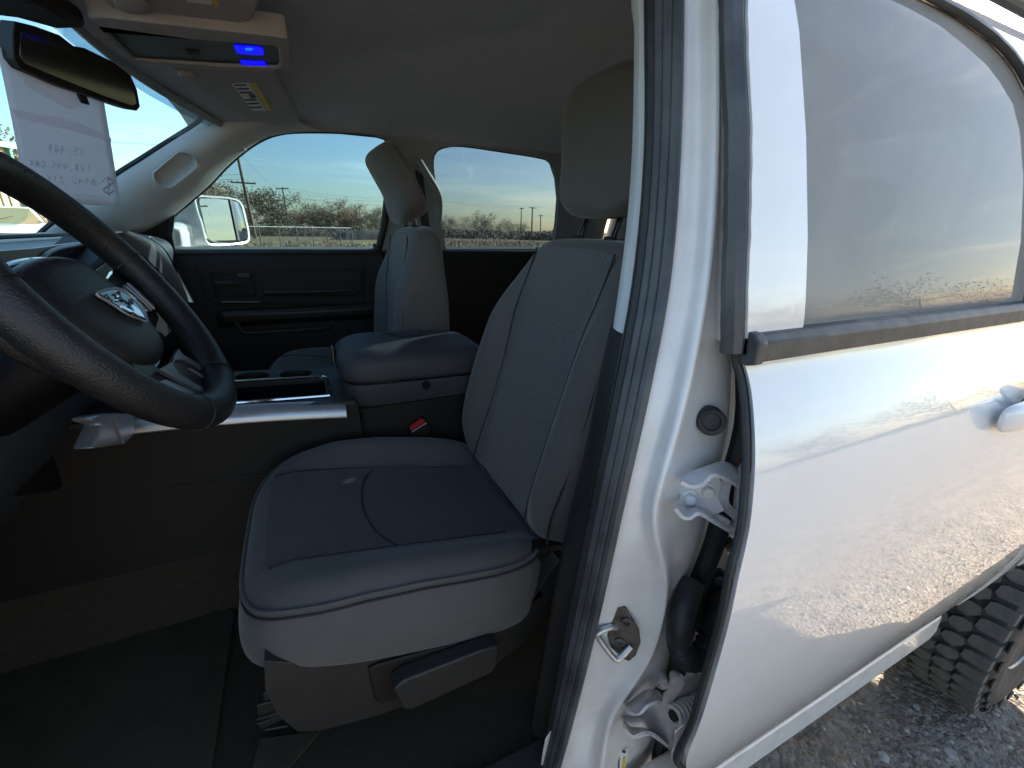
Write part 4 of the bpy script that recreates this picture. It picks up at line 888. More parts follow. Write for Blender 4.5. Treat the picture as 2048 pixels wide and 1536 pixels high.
# door cards
fd = mk('passenger_front_door', plate([(-.56, .835, .66), (.37, .835, .66), (.36, .845, 1.33), (.352, .87, 1.40), (-.56, .87, 1.40), (-.56, .845, 1.33)], (0, .05, 0)), M['plastic'], T, bevel=.012, label='dark inner panel of the front passenger door')
def dpoly(px, Y): return [at(p[0], p[1], Y=Y) for p in px]
mk('sill_cap', tube([at(330, 506, Y=.872), at(550, 505, Y=.872), at(752, 505, Y=.872)], .014, 8), M['plastic2'], fd)
rec = mk('upper_insert', plate(dpoly([(392, 530), (410, 524), (715, 520), (728, 530), (728, 600), (715, 608), (430, 608), (408, 590)], .832), (0, -.006, 0)), M['plastic'], fd, bevel=.003)
pul = mk('handle_bezel', plate(dpoly([(418, 545), (500, 541), (513, 590), (430, 593)], .824), (0, -.008, 0), [dpoly([(424, 549), (497, 546), (507, 586), (434, 588)], .824)]), M['plastic'], fd, bevel=.002)
mk('handle_cup', plate(dpoly([(424, 549), (497, 546), (507, 586), (434, 588)], .828), (0, .004, 0)), M['gloss'], pul)
mk('door_pull', tube(cat([at(430, 566, Y=.812), at(455, 565, Y=.805), at(482, 565, Y=.812)], 12), .009, 8, flat=.6), M['plastic2'], pul)
mk('lock_tab', box(at(488, 551, Y=.815), (.05, .012, .02)), M['plastic2'], pul, bevel=.004)
ins = mk('trim_insert', plate(dpoly([(522, 545), (532, 541), (700, 539), (722, 541), (722, 580), (716, 590), (530, 592), (524, 580)], .824), (0, -.010, 0)), M['plastic'], fd, bevel=.006)
mk('insert_ledge', tube([at(528, 585, Y=.808), at(620, 584, Y=.806), at(702, 581, Y=.808)], .008, 8), M['plastic2'], ins)
arm = mk('armrest', loft([[Vector((x, .834-d*s, z)) for d, z in ((0, 1.175), (.04, 1.172), (.055, 1.155), (.05, 1.13), (0, 1.10))] for x, s in ((-.33, .2), (-.30, .8), (0, 1), (.25, 1), (.30, .8))]), M['plastic2'], fd, bevel=.006)
mk('switch_strip', tube([at(443, 604, Y=.80), at(520, 604, Y=.80)], .004, 6), M['dash_metal'], arm)
mk('map_pocket', tube(cat([at(462, 628, Y=.81), at(478, 655, Y=.80), at(492, 666, Y=.80), at(560, 663, Y=.80), at(645, 657, Y=.80), at(662, 652, Y=.815)], 30), .009, 8), M['plastic2'], fd)
mk('lock_knob', tube([at(751, 503, Y=.88), at(748, 487, Y=.88)], .0065, 8), M['rubber'], fd)
mk('passenger_rear_door', plate([(.42, .835, .66), (1.42, .835, .66), (1.42, .845, 1.33), (1.42, .87, 1.40), (.60, .87, 1.40), (.42, .845, 1.33)], (0, .05, 0)), M['plastic'], T, bevel=.012, label='dark inner panel of the rear passenger door')
mk('lower_b_trim', plate([(.355, .84, .62), (.43, .84, .62), (.47, .872, 1.40), (.36, .872, 1.40)], (0, .04, 0)), M['plastic2'], T)
# grab handle and belt guide on the passenger pillar
gh_ = mk('grab_handle', tube(cat([PS(838, 322, -.03), PS(852, 345, -.055), PS(868, 370, -.06), PS(880, 395, -.06), PS(882, 425, -.05), PS(879, 446, -.03)], 40), [.020-.010*sstep(k/39, .35, .8) for k in range(40)], 10, flat=.7), M['trim'], T, label='grey grab handle on the passenger pillar')
mk('belt_strap', plate([PS(830, 338, -.03), PS(846, 350, -.03), at(868, 520, Y=.72), at(850, 520, Y=.72)], (0, .002, 0)), M['plastic2'], T, smooth=False)
# A-pillar trim with the oval grab recess
LW = [(640, 263), (590, 265), (540, 273), (510, 288), (480, 310), (450, 337), (420, 369), (380, 404), (345, 432), (305, 455), (272, 472), (245, 500)]
LG = [(470, 200), (440, 206), (424, 218), (413, 234), (396, 250), (350, 279), (290, 317), (235, 352), (180, 393), (130, 432), (95, 460), (70, 485)]
lw = cat([PS(*p, -.006) for p in LW], 110); lg = cat([at(p[0], p[1], Y=.70+.02*min(1, k/6)) for k, p in enumerate(LG)], 110)
NB_ = 44; verts = []
oc_ = [at(350, 339, Y=.73)]
def pxof(P):
    d = P-CAM; z = d.dot(FW); return 1024+FPX*d.dot(RT)/z, 768-FPX*d.dot(UP)/z
lines = []
for j in range(NB_+1):
    f = j/NB_; row = []
    for i in range(110):
        p = lw[i].lerp(lg[i], f); b = Vector((.012, -.045, -.004))*math.sin(math.pi*f)**.8
        row.append(p+b)
    lines.append(row)
cg = lines[22][52]; best = min(((abs(pxof(lines[j][i])[0]-350)+abs(pxof(lines[j][i])[1]-340)), i, j) for j in range(NB_+1) for i in range(110)); ci, cj = best[1], best[2]
cen = lines[cj][ci]; ux = (lines[cj][min(109, ci+6)]-lines[cj][ci-6]).normalized(); uy = (lines[min(NB_, cj+5)][ci]-lines[cj-5][ci]); uy = (uy-ux*uy.dot(ux)).normalized(); un = ux.cross(uy)
if un.dot(CAM-cen) < 0: un = -un
hl = .072; hw = .030
ring3 = []
for row in lines:
    for i, p in enumerate(row):
        d = p-cen; a = d.dot(ux); b = d.dot(uy); a2 = max(0, abs(a)-(hl-hw)); rr_ = math.hypot(a2, b)/hw
        if rr_ < 1.08: row[i] = p-un*(.028*(1-sstep(rr_, .80, 1.08)))
ap = mk('a_pillar_trim', sheet(lines), M['trim_light'], T, sharp=0, label='pale grey windshield pillar trim with an oval grip recess')
rg = []
for k in range(48):
    th = 2*math.pi*k/48; a = math.cos(th)*hw+math.copysign(hl-hw, math.cos(th)) if abs(math.cos(th)) > 1e-6 else 0; b = math.sin(th)*hw
    q = cen+ux*a*1.06+uy*b*1.08
    bst = min((( q-p).length, p) for row in lines for p in row); rg.append(bst[1]*.35+q*.65+un*.002)
mk('grip_rim', tube(cat(rg, 60, True), .0035, 6, True), M['trim_light'], ap)
mk('corner_seam', tube(cat([PS(492, 302, -.012), at(465, 275, Y=.72), at(425, 236, Y=.695)], 14), .0022, 6), M['trim'], ap)
# windshield
def hx(y): return -.315+.26*y*y
def wsh_(u, v):
    y = -.74+1.48*v; top = Vector((hx(y)-.01, y, 1.845-.02*(y/.74)**2)); bot = Vector((-1.20+.28*y*y, y*1.14, 1.33)); return top.lerp(bot, u)+Vector((-.02*math.sin(math.pi*u), 0, .02*math.sin(math.pi*u)))
ws = mk('windshield', grid(wsh_, 12, 20), M['g_wind'], T, sharp=0, label='clear windshield with blue sky beyond')
mk('top_band', grid(lambda u, v: wsh_(u*.030, v)+Vector((.006, 0, -.006)), 3, 20), M['g_frost'], ws, sharp=0)
mk('glass_edge', tube(cat([at(p[0], p[1], Y=.725)+Vector((-.008, 0, 0)) for p in LG[1:]], 40), .0085, 8), M['rubber'], ws)
# headliner
def hl_(u, v):
    y = -.80+1.565*v; e = abs((y+.0175)/.7825); x0 = hx(min(.7, abs(y)))+.0
    x = x0+(1.60-x0)*u
    z = 1.905-.030*e**4-.030*e**12-.075*(1-sstep(u, 0, .20))*(1-.35*e)
    return Vector((x, y, z))
hd_ = mk('headliner', grid(hl_, 40, 40), M['liner'], T, sharp=0, label='grey cloth headliner of the cab')
mk('header_trim', tube([Vector((hx(y)+.004, y, 1.838-.018*(y/.74)**2)) for y in [-.72+1.44*k/30 for k in range(31)]], .013, 8), M['trim'], hd_)
mk('driver_side_liner', sheet([[Vector((x, -.80, 1.842)) for x in (-.2, .3, .8, 1.6)], [Vector((x, -.812, 1.83)) for x in (-.2, .3, .8, 1.6)]]), M['liner'], hd_)
# back wall with rear window, floor, firewall
mk('cab_back_wall', plate([(1.60, -.92, .55), (1.60, .92, .55), (1.60, .92, 1.40), (1.60, .76, 1.90), (1.60, -.78, 1.90), (1.60, -.92, 1.40)], (.03, 0, 0), [[Vector((1.60, y, z)) for y, z in rrect(0, 1.60, 1.25, .36, .06)]]), M['trim'], T, smooth=False)
mk('back_window', plate([Vector((1.615, y, z)) for y, z in rrect(0, 1.60, 1.30, .40, .06)], (.004, 0, 0)), M['g_priv'], T, smooth=False)
mk('floor', box((.25, .03, .585), (2.75, 1.66, .05)), M['carpet'], T, label='dark carpeted cab floor')
mk('floor_mat', plate([Vector((x, y, .612)) for x, y in rrect(-.62, -.50, .75, .58, .05)], (0, 0, .012)), M['mat'], T, bevel=.004)
mk('fire_wall', plate([(-1.12, -.92, .55), (-1.12, .92, .55), (-1.16, .92, 1.36), (-1.16, -.92, 1.36)], (-.03, 0, 0)), M['carpet'], T, smooth=False)
mk('kick_panel', plate([(-1.12, -.87, .6), (-.62, -.87, .6), (-.60, -.87, 1.36), (-1.12, -.87, 1.36)], (0, -.03, 0)), M['plastic'], T, smooth=False)
mk('sill_trim', plate([(-.7, -.92, .60), (.32, -.92, .60), (.32, -.80, .615), (-.7, -.80, .615)], (0, 0, .015)), M['plastic2'], T, bevel=.005)
mk('tunnel', loft([[Vector((x, y, z)) for y, z in ((-.24, .60), (-.20, .72), (-.13, .80), (.13, .80), (.20, .72), (.24, .60))] for x in (-1.1, -.6, -.2, .3)]), M['carpet'], T, bevel=.02)
# pedals deep in the dark footwell
for (y, wd_, z) in ((-.42, .14, .86), (-.27, .06, .84)): mk('pedal', box((-.88, y, z), (.03, wd_, .11), Matrix.Rotation(R(-25), 3, 'Y')), M['rubber'], T, bevel=.01)

# ------------------------------------------------------------------ padded things
def pad(name, fr_, outl, top, thick, edge, mats, par, centre=None, s0=.80, sub=1, bulge=.015, label=None, back=None):
    ca = sum(p[0] for p in outl)/len(outl); cb = sum(p[1] for p in outl)/len(outl); v = []; f = []; uv = []; mi = []; n = len(outl)
    S = [.001, .10, .20, .30, .40, .50, .58, .65, .72, .78, .83, .87, .905, .935, .96, .98, .993, 1.0]
    def add(s, hf):
        for a, b in outl:
            a2, b2 = ca+(a-ca)*s, cb+(b-cb)*s; v.append(fr_(a2, b2, hf(a2, b2))); uv.append((b2, a2))
    for s in S:
        d = edge*(1-math.sqrt(max(0, 1-((s-s0)/(1-s0))**2))) if s > s0 else 0
        add(s, lambda a, b: top(a, b)-d)
    bt_ = back or (lambda a, b: top(a, b)-thick)
    for k, s in ((.25, 1+bulge), (.5, 1+bulge*1.2), (.75, 1+bulge), (1.0, .985), (1.0, .93), (1.02, .7), (1.02, .3), (1.02, .001)):
        add(s, lambda a, b: (top(a, b)-edge)*(1-min(1, k))+min(1, k)*bt_(a, b)-(edge*.25 if k > 1 else 0))
    nr = len(S)+8
    for i in range(nr-1):
        for k in range(n):
            q = (i*n+k, i*n+(k+1) % n, (i+1)*n+(k+1) % n, (i+1)*n+k); f.append(q)
            a = sum(uv[j][1] for j in q)/4; b = sum(uv[j][0] for j in q)/4; mi.append(1 if centre and i < len(S)-1 and centre(a, b) else 0)
    return mk(name, (v, f), mats[0], par, sub=sub, mats=mats, mi=mi, uv=uv, label=label)
def superel(ha, hb, e, n=56, ca=0, cb=0):
    o = []
    for k in range(n):
        t_ = 2*math.pi*k/n; c, s = math.cos(t_), math.sin(t_); o.append((ca+ha*math.copysign(abs(c)**(2/e), c), cb+hb*math.copysign(abs(s)**(2/e), s)))
    return o
def seat(name, y0, xo, th, mir, label, xc=.118, hz=0.0, hx_=0.0, htilt=-24, hs=1.0, zo=.872, dz=0.0):
    S_ = empty(name, (.15, y0, .62), T, label=label)
    fc = lambda a, b, h: Vector((xc+a, y0+mir*b, h))
    bol = lambda a, b: (.030+(.022 if b > 0 else 0))*sstep(abs(b), .135, .215)*sstep(a, -.26, -.02)
    topc = lambda a, b: .946+dz-.19*a-.9*max(0, -a-.17)**2*4+bol(a, b)-.010*(1-sstep(abs(b), .0, .15))*sstep(a, -.2, 0)
    cu = pad('cushion', fc, superel(.283, .268, 4.2, 64), topc, .125, .055, [M['seat'], M['seat_dk']], S_, centre=lambda a, b: abs(b) < .145 and a > -.235, back=lambda a, b: topc(a, 0)-.125, bulge=.02)
    def seam(pts, fr_, tp, par, r=.0022, n=40): mk('seam', tube([fr_(p.x, p.y, tp(p.x, p.y)+.0006) for p in cat([Vector((a, b, 0)) for a, b in pts], n)], r, 6), M['thread'], par)
    seam([(-.225, -.150), (-.1, -.150), (.05, -.146), (.2, -.142)], fc, topc, cu); seam([(-.225, .150), (-.1, .150), (.05, .146), (.2, .142)], fc, topc, cu)
    seam([(-.02, -.148), (-.05, -.09), (-.062, 0), (-.05, .09), (-.02, .148)], fc, topc, cu)
    # stitched welt round the upper edge
    we = [(a*.975, b*.975) for a, b in superel(.283, .268, 4.2, 64)]
    for rr_, dw in ((.0032, -.019), (.0022, -.029)):
        mk('welt', tube([fc(a, b, topc(a, b)+dw) for a, b in [(a*(1.0 if dw < -.025 else .992), b*(1.0 if dw < -.025 else .992)) for a, b in we]], rr_, 6, True), M['seat'] if dw > -.025 else M['thread'], cu)
    u_ = Vector((math.sin(R(th)), 0, math.cos(R(th)))); n_ = Vector((-math.cos(R(th)), 0, math.sin(R(th)))); O = Vector((xo, y0, zo))
    fb_ = lambda a, b, h: O+u_*a+Vector((0, mir*b, 0))+n_*h
    key = [(0, -.16), (0, 0), (0, .16), (.035, .222), (.12, .256), (.24, .266), (.36, .255), (.46, .238), (.545, .215), (.598, .185), (.618, .12), (.622, 0), (.618, -.12), (.598, -.185), (.545, -.215), (.46, -.238), (.36, -.255), (.24, -.266), (.12, -.256), (.035, -.222)]
    ol = [(p.x, p.y) for p in cat([Vector((a, b, 0)) for a, b in key], 72, True)]
    topb = lambda a, b: .050+.045*sstep(abs(b), .120, .205)*sstep(a, -.05, .12)*(1-sstep(a, .38, .58))+.016*math.exp(-((a-.16)/.12)**2)*(1-sstep(abs(b), 0, .16))
    bk = pad('backrest', fb_, ol, topb, .15, .045, [M['seat'], M['seat_mesh']], S_, centre=lambda a, b: abs(b) < .138+.02*sstep(a, .3, .5) and a < .59, back=lambda a, b: -.085+.03*sstep(a, .3, .6), bulge=.02)
    for s in (-1, 1):
        seam([(.02, s*.150), (.15, s*.140), (.3, s*.140), (.45, s*.150), (.585, s*.150)], fb_, topb, bk)
        seam([(.03, s*.232), (.14, s*.250), (.28, s*.253), (.40, s*.236), (.50, s*.205)], fb_, lambda a, b: topb(a, b)-.022, bk, .0026)
    # headrest
    hc = O+u_*(.622+.155+hz)+n_*(.035+hx_); tt = R(th+htilt); uh = Vector((math.sin(tt), 0, math.cos(tt))); nh = Vector((-math.cos(tt), 0, math.sin(tt)))
    fh = lambda a, b, h: hc+uh*a+Vector((0, mir*b, 0))+nh*h
    olh = superel(.118*hs, .152*hs, 2.9, 56); toph = lambda a, b: .045-.9*b*b+.02*sstep(-a, .0, .1)
    hr = pad('headrest', fh, olh, toph, .095, .038, [M['seat'], M['seat']], S_, back=lambda a, b: -.050+.5*b*b, bulge=.02)
    mk('seam', tube([fh(a*.965, b*.965, toph(a, b)-.030) for a, b in olh], .0024, 6, True), M['thread'], hr)
    for s in (-.06, .06):
        mk('headrest_post', cyl(fb_(.60, s, .0), fh(-.09, s, -.005), .0065, 10), M['gloss'], S_); mk('post_guide', disc_profile(fb_(.619, s, .0), u_, [(.018, -.01), (.018, .006), (.012, .009)], 14), M['plastic'], S_)
    return S_, fc, fb_, topc
DS, fcD, fbD, tcD = seat('driver_seat', -.43, .402, 17, 1, 'grey cloth driver seat with diamond-pattern back, nearest the open door', hs=1.14, hz=.022, zo=.888)
# plastic base of the driver seat, on the near side
YB = -.688
def ypoly(px, Y=YB): return [at(p[0], p[1], Y=Y) for p in px]
sh = [(528, 1322), (600, 1326), (720, 1312), (860, 1285), (985, 1248), (1062, 1205), (1095, 1150), (1120, 1120), (1108, 1180), (1085, 1245), (1040, 1290), (985, 1335), (880, 1385), (760, 1430), (640, 1462), (596, 1464), (556, 1432), (530, 1380)]
mk('base_shield', plate(ypoly(sh), (0, .05, 0)), M['plastic2'], DS, bevel=.018, bseg=4, label='charcoal plastic shield along the seat base')
mk('base', loft([[Vector((x, y, z)) for x, z in ((-.06, .66), (.30, .66), (.32, .80), (-.06, .82))] for y in (-.645, -.22)]), M['plastic'], DS, bevel=.02)
mk('lever_panel', plate(ypoly([(735, 1332), (760, 1322), (960, 1268), (986, 1262), (984, 1300), (965, 1335), (760, 1402), (748, 1392)], YB-.001), (0, -.006, 0)), M['plastic'], DS, bevel=.003)
lvp = [(780, 1346), (800, 1330), (960, 1270), (985, 1264), (982, 1300), (972, 1318), (815, 1388), (798, 1386)]
mk('seat_lever', plate(ypoly(lvp, YB-.007), (0, -.030, 0)), M['plastic2'], DS, bevel=.010, bseg=3, label='long grey adjuster lever on the seat base')
mk('recliner_cover', plate(ypoly([(1058, 1105), (1132, 1092), (1128, 1140), (1085, 1232), (1050, 1250), (1062, 1190)], YB+.03), (0, .04, 0)), M['plastic'], DS, bevel=.01)
for s_, pxs in (('seat_track', [(512, 1412), (560, 1398), (565, 1440), (520, 1462)]), ('track_latch', [(525, 1388), (548, 1380), (550, 1398), (528, 1404)])): mk(s_, plate(ypoly(pxs, -.60), (0, .03, 0)), M['plastic2'], DS, bevel=.002)
for pa, pb in (((512, 1440), (562, 1424)), ((514, 1448), (540, 1440)), ((530, 1460), (575, 1452))): mk('track_edge', tube([at(*pa, Y=-.605), at(*pb, Y=-.605)], .0016, 6), M['plastic2'], DS)
mk('floor_bracket', plate([at(*p, Z=.618) for p in [(520, 1480), (640, 1465), (580, 1536), (500, 1560)]], (0, 0, .004)), M['mat'], DS)
PSn, fcP, fbP, tcP = seat('passenger_seat', .43, .325, 6, -1, 'grey cloth passenger seat beyond the centre armrest', htilt=-34, hx_=.035, hz=-.025, hs=1.05, dz=.045, zo=.884)
mk('base', loft([[Vector((x, y, z)) for x, z in ((-.10, .62), (.30, .62), (.34, .80), (-.13, .86))] for y in (.22, .65)]), M['plastic'], PSn, bevel=.02)
# rear bench
RS = empty('rear_bench', (1.2, 0, .62), T)
pad('cushion', lambda a, b, h: Vector((1.08+a, b, h)), superel(.24, .70, 7), lambda a, b: .93-.08*a, .14, .05, [M['seat']], RS)
pad('backrest', lambda a, b, h: Vector((1.36+a*.2-h, b, .92+a)), [(a+.28, b) for a, b in superel(.28, .70, 8)], lambda a, b: .05, .12, .04, [M['seat']], RS)
for y in (-.4, .4): pad('headrest', lambda a, b, h: Vector((1.47-h, y+b, 1.58+a)), superel(.08, .13, 3), lambda a, b: .04, .08, .03, [M['seat']], RS)

# ------------------------------------------------------------------ centre console
CC = empty('centre_console', (0, 0, .62), T, label='dark centre console with storage tray, silver trim and padded armrest')
zt_ = lambda x: 1.092-.055*(x+.1)
ring_o = [Vector((x, y, zt_(x))) for x, y in ((-.47, -.150), (.085, -.150), (.085, .175), (-.47, .175))]
hole1 = [Vector((x, y, zt_(x))) for x, y in rrect(-.095, -.022, .235, .150, .018)]
hole2 = [Vector((x, y, zt_(x))) for x, y in rrect(-.16, .115, .085, .075, .036)]; hole3 = [Vector((x, y, zt_(x))) for x, y in rrect(-.05, .115, .085, .075, .036)]
mk('console_top', plate(ring_o, (0, 0, -.02), [hole1, hole2, hole3]), M['plastic2'], CC, sharp=30)
for sy_ in (-.152, .172): mk('console_side', sheet([[Vector((x, sy_, zt_(x)-.01)) for x in (-1.05, -.47, -.2, .09)], [Vector((x, sy_*1.02, .86)) for x in (-1.05, -.47, -.2, .10)], [Vector((x, sy_*1.12, .80)) for x in (-1.05, -.47, -.2, .12)], [Vector((x, sy_*1.2, .60)) for x in (-1.05, -.47, -.2, .12)]]), M['plastic'], CC)
mk('tray', loft([[Vector((x, y, zt_(x)-.004)) for x, y in rrect(-.095, -.022, .236, .151, .018)], [Vector((x, y, zt_(x)-.085)) for x, y in rrect(-.095, -.022, .222, .14, .02)]], cap0=False), M['gloss'], CC)
for h_ in (-.16, -.05):
    hx__ = h_; mk('cup_holder', loft([[Vector((x, y, zt_(x)-.002)) for x, y in rrect(hx__, .115, .086, .076, .036)], [Vector((x, y, zt_(x)-.07)) for x, y in rrect(hx__, .115, .07, .066, .03)]], cap0=False), M['plastic'], CC)
mk('tray_rim', tube(cat([Vector((x, y, zt_(x)+.003)) for x, y in rrect(-.095, -.022, .25, .165, .02)], 70, True), .0048, 8, True), M['chrome'], CC)
st0, st1 = at(235, 862, Y=-.165), at(694, 828, Y=-.165)
mk('silver_trim', loft([[st0.lerp(st1, k/10)+Vector((0, dy, dz+.006*math.sin(math.pi*k/10))) for dy, dz in ((.035, .024), (.018, .023), (.004, .016), (-.004, .004), (-.005, -.008), (.0, -.0115), (.03, -.0115))] for k in range(11)]), M['silver'], CC, bevel=.0015, label='satin silver strip along the console edge')
mk('side_line', tube([at(330, 975, Y=-.155), at(430, 960, Y=-.155), at(540, 950, Y=-.155)], .003, 6), M['plastic2'], CC)
# armrest storage box and padded lid
fL = lambda a, b, h: Vector((.262+a, b, h))
lid = pad('armrest_lid', fL, superel(.205, .150, 5, 64, 0, 0), lambda a, b: 1.203-.045*(a+.1)-.10*max(0, -a-.12)-.35*b*b, .085, .038, [M['seat_vinyl']], CC, back=lambda a, b: 1.118-.02*a, bulge=.006, s0=.70, label='padded grey armrest lid with an embossed emblem')
mk('armrest_box', loft([[Vector((.262+a*s, b*s, z-.02*a)) for a, b in superel(.203, .149, 6, 48)] for s, z in ((.985, 1.113), (.99, 1.105), (.97, 1.075), (.93, 1.05))]), M['seat_vinyl'], CC)
mk('box_gap', loft([[Vector((.262+a*.96, b*.96, z-.02*a)) for a, b in superel(.203, .149, 6, 48)] for z in (1.108, 1.122)]), M['gloss'], CC)
mk('hinge_notch', disc_profile(at(852, 770, Y=-.148), (0, -1, 0), [(.012, 0), (.012, .004)], 12), M['gloss'], CC)
mk('rear_pedestal', loft([[Vector((x, y, z)) for x, y in rrect(.28, 0, .40-.04*k, .30, .04)] for k, z in ((0, 1.055), (0, .85), (1, .60))]), M['plastic'], CC)
mk('latch', plate([Vector((.056-.002*q, y, z)) for q, y, z in ((0, .0, 1.185), (0, .055, 1.185), (1, .06, 1.145), (1, -.005, 1.145))], (-.006, 0, 0)), M['gloss'], CC, bevel=.002)
em = [(-.055, 0), (-.04, .028), (0, .036), (.045, .026), (.062, 0), (.045, -.022), (0, -.030), (-.04, -.024)]
eo = lambda a, b: fL(a-.02, b+.03, 1.203-.045*(a-.02+.1)-.35*(b+.03)**2+.0008)
mk('embossed_emblem', tube([eo(p.x, p.y) for p in cat([Vector((a, b, 0)) for a, b in em], 44, True)], .0020, 6, True), M['seat_vinyl'], lid)
for sg in (-1, 1): mk('embossed_horn', tube([eo(p.x, p.y) for p in cat([Vector((.04, 0, 0)), Vector((.0, sg*.020, 0)), Vector((-.035, sg*.014, 0)), Vector((-.03, sg*.004, 0)), Vector((-.008, sg*.009, 0))], 26)], .0018, 6), M['seat_vinyl'], lid)
# belt buckle
bk0 = at(836, 848, Y=-.175)
bkl = mk('belt_buckle', plate([at(*p, Y=-.172) for p in [(818, 858), (850, 838), (864, 858), (858, 880), (838, 888), (826, 880)]], (0, .025, 0)), M['plastic'], T, bevel=.003)
mk('release_button', plate([at(*p, Y=-.176) for p in [(819, 855), (845, 837), (851, 844), (823, 862)]], (0, .01, 0)), M['red'], bkl, bevel=.001, label='red release button of the seat-belt buckle')
mk('button_edge', tube([at(824, 864, Y=-.178), at(853, 846, Y=-.178)], .0012, 6), M['zinc'], bkl)

# ------------------------------------------------------------------ dashboard
dp = [(-1.16, 1.34), (-1.0, 1.415), (-.85, 1.452), (-.68, 1.468), (-.55, 1.464), (-.475, 1.448), (-.45, 1.428), (-.445, 1.40), (-.455, 1.30), (-.42, 1.22), (-.44, 1.12), (-.56, .98), (-.66, .84)]
rows = [[Vector((x-.05*(1-abs(y)/.85)*0+(.02 if abs(y) > .7 else 0), y, z)) for x, z in dp] for y in [-.86+1.72*k/16 for k in range(17)]]
da = mk('dashboard', sheet(rows), M['dash'], T, sub=1, label='dark blue-grey dashboard below the windshield')
mk('dash_end', plate([Vector((x-.0, -.862, z)) for x, z in dp], (0, -.008, 0)), M['plastic2'], da, smooth=False)
mk('dash_groove', tube([Vector((-.53, y, 1.4665)) for y in [-.80+1.6*k/12 for k in range(13)]], .0045, 6), M['rubber'], da)
xp = lambda px, X: [at(p[0], p[1], X=X) for p in px]
bz = mk('metal_bezel', plate(xp([(-60, 505), (60, 496), (150, 484), (215, 478), (235, 500), (225, 545), (190, 575), (110, 600), (-60, 640)], -.432), (.010, 0, 0)), M['dash_metal'], da, bevel=.004, label='brushed grey dash bezel left of the screen')
mk('vent_opening', plate(xp([(84, 530), (90, 514), (105, 505), (130, 498), (190, 490), (205, 505), (190, 548), (150, 562), (100, 562), (88, 548)], -.421), (.002, 0, 0)), M['gloss'], bz, smooth=False)
mk('vent_rim', tube(cat(xp([(82, 530), (89, 512), (105, 502), (130, 495), (192, 487), (208, 505), (192, 550), (150, 565), (98, 565), (86, 548)], -.418), 50, True), .0045, 8, True), M['dash_metal'], bz)
mk('gauge_hood', plate(xp([(-40, 575), (0, 553), (28, 560), (48, 585), (56, 620), (-40, 640)], -.418), (.004, 0, 0)), M['gloss'], bz, smooth=False)
stp = mk('centre_stack', plate(xp([(236, 472), (266, 478), (306, 504), (336, 540), (372, 604), (372, 640), (300, 700), (180, 690), (170, 545), (200, 520)], -.375), (-.10, 0, 0)), M['plastic'], da, bevel=.006)
cA = cat(xp([(262, 462), (300, 474), (330, 502), (352, 538), (372, 578), (388, 606)], -.366), 30); cB = cat(xp([(228, 468), (256, 488), (288, 512), (318, 542), (346, 574), (366, 606)], -.366), 30)
mk('stack_trim', sheet([cB, [a_.lerp(b_, .5)+Vector((.012, 0, .004)) for a_, b_ in zip(cA, cB)], cA, [a_+Vector((-.03, .02, 0)) for a_ in cA]]), M['dash_metal'], stp, sub=1)
mk('stack_chrome', tube(cat(xp([(300, 474), (330, 500), (350, 535), (387, 604)], -.362), 24), .0022, 6), M['chrome'], stp)
mk('screen', plate(xp([(182, 546), (222, 518), (246, 556), (214, 566)], -.371), (.002, 0, 0)), M['screen'], stp, smooth=False, label='pale dash screen glimpsed through the steering wheel')
mk('screen_frame', tube(xp([(226, 517), (250, 558)], -.366), .003, 6), M['dash_metal'], stp)
mk('knee_bolster', plate(xp([(-80, 720), (180, 700), (190, 890), (120, 980), (-80, 1000)], -.50), (-.05, 0, 0)), M['plastic'], da, bevel=.01)
lt = mk('lower_trim', plate([at(p[0], p[1], X=-.345) for p in [(182, 834), (205, 829), (236, 826), (270, 828), (268, 872), (250, 888), (186, 897), (206, 848), (184, 842)]], (-.03, .01, 0)), M['silver'], da, bevel=.006, label='silver lower corner trim of the centre stack')
mk('trim_crease', tube([at(225, 830, X=-.343), at(236, 860, X=-.343), at(248, 886, X=-.343)], .0018, 6), M['silver'], lt)

# ------------------------------------------------------------------ steering wheel
SW = empty('steering_wheel', (-.236, -.502, 1.407), T, label='black leather steering wheel with silver spoke and chrome emblem')
wc_ = Vector((-.236, -.502, 1.407)); wt = .541
Uw, Vw, Ww = Vector((0, 1, 0)), Vector((-math.sin(wt), 0, math.cos(wt))), Vector((math.cos(wt), 0, math.sin(wt)))
WL = lambda u, v, w_: wc_+Uw*u+Vw*v+Ww*w_
def wpx(px, py, w_): return pl(px, py, Ww, wc_+Ww*w_)
RR = .1895; rv = []; rf_ = []; nA, nB2 = 96, 14
for i in range(nA):
    a = 2*math.pi*i/nA; th_ = .0250+.003*math.exp(-((math.degrees(a)-10) % 360-0)**2/900)
    for k in range(nB2):
        b = 2*math.pi*k/nB2; rad = RR+.0250*math.cos(b); rv.append(WL(rad*math.cos(a), rad*math.sin(a), .0230*math.sin(b)))
rf_ = [(i*nB2+k, i*nB2+(k+1) % nB2, ((i+1) % nA)*nB2+(k+1) % nB2, ((i+1) % nA)*nB2+k) for i in range(nA) for k in range(nB2)]
rim_ = mk('rim', (rv, rf_), M['leather'], SW, sub=1, label='black grained leather wheel rim')
for aa in (12, 168, -62, -118): mk('rim_seam', tube([WL((RR+.0254*math.cos(b))*math.cos(R(aa)), (RR+.0254*math.cos(b))*math.sin(R(aa)), .0234*math.sin(b)) for b in [2*math.pi*k/20 for k in range(20)]], .0010, 5, True), M['plastic2'], rim_)
hub = [(-.092, .048), (-.05, .060), (0, .063), (.05, .060), (.092, .048), (.106, .012), (.098, -.030), (.070, -.075), (.035, -.092), (0, -.095), (-.035, -.092), (-.070, -.075), (-.098, -.030), (-.106, .012)]
ho = [(p.y, p.x) for p in cat([Vector((u*1.07, (v+.016)*1.07-.016, 0)) for u, v in hub], 56, True)]
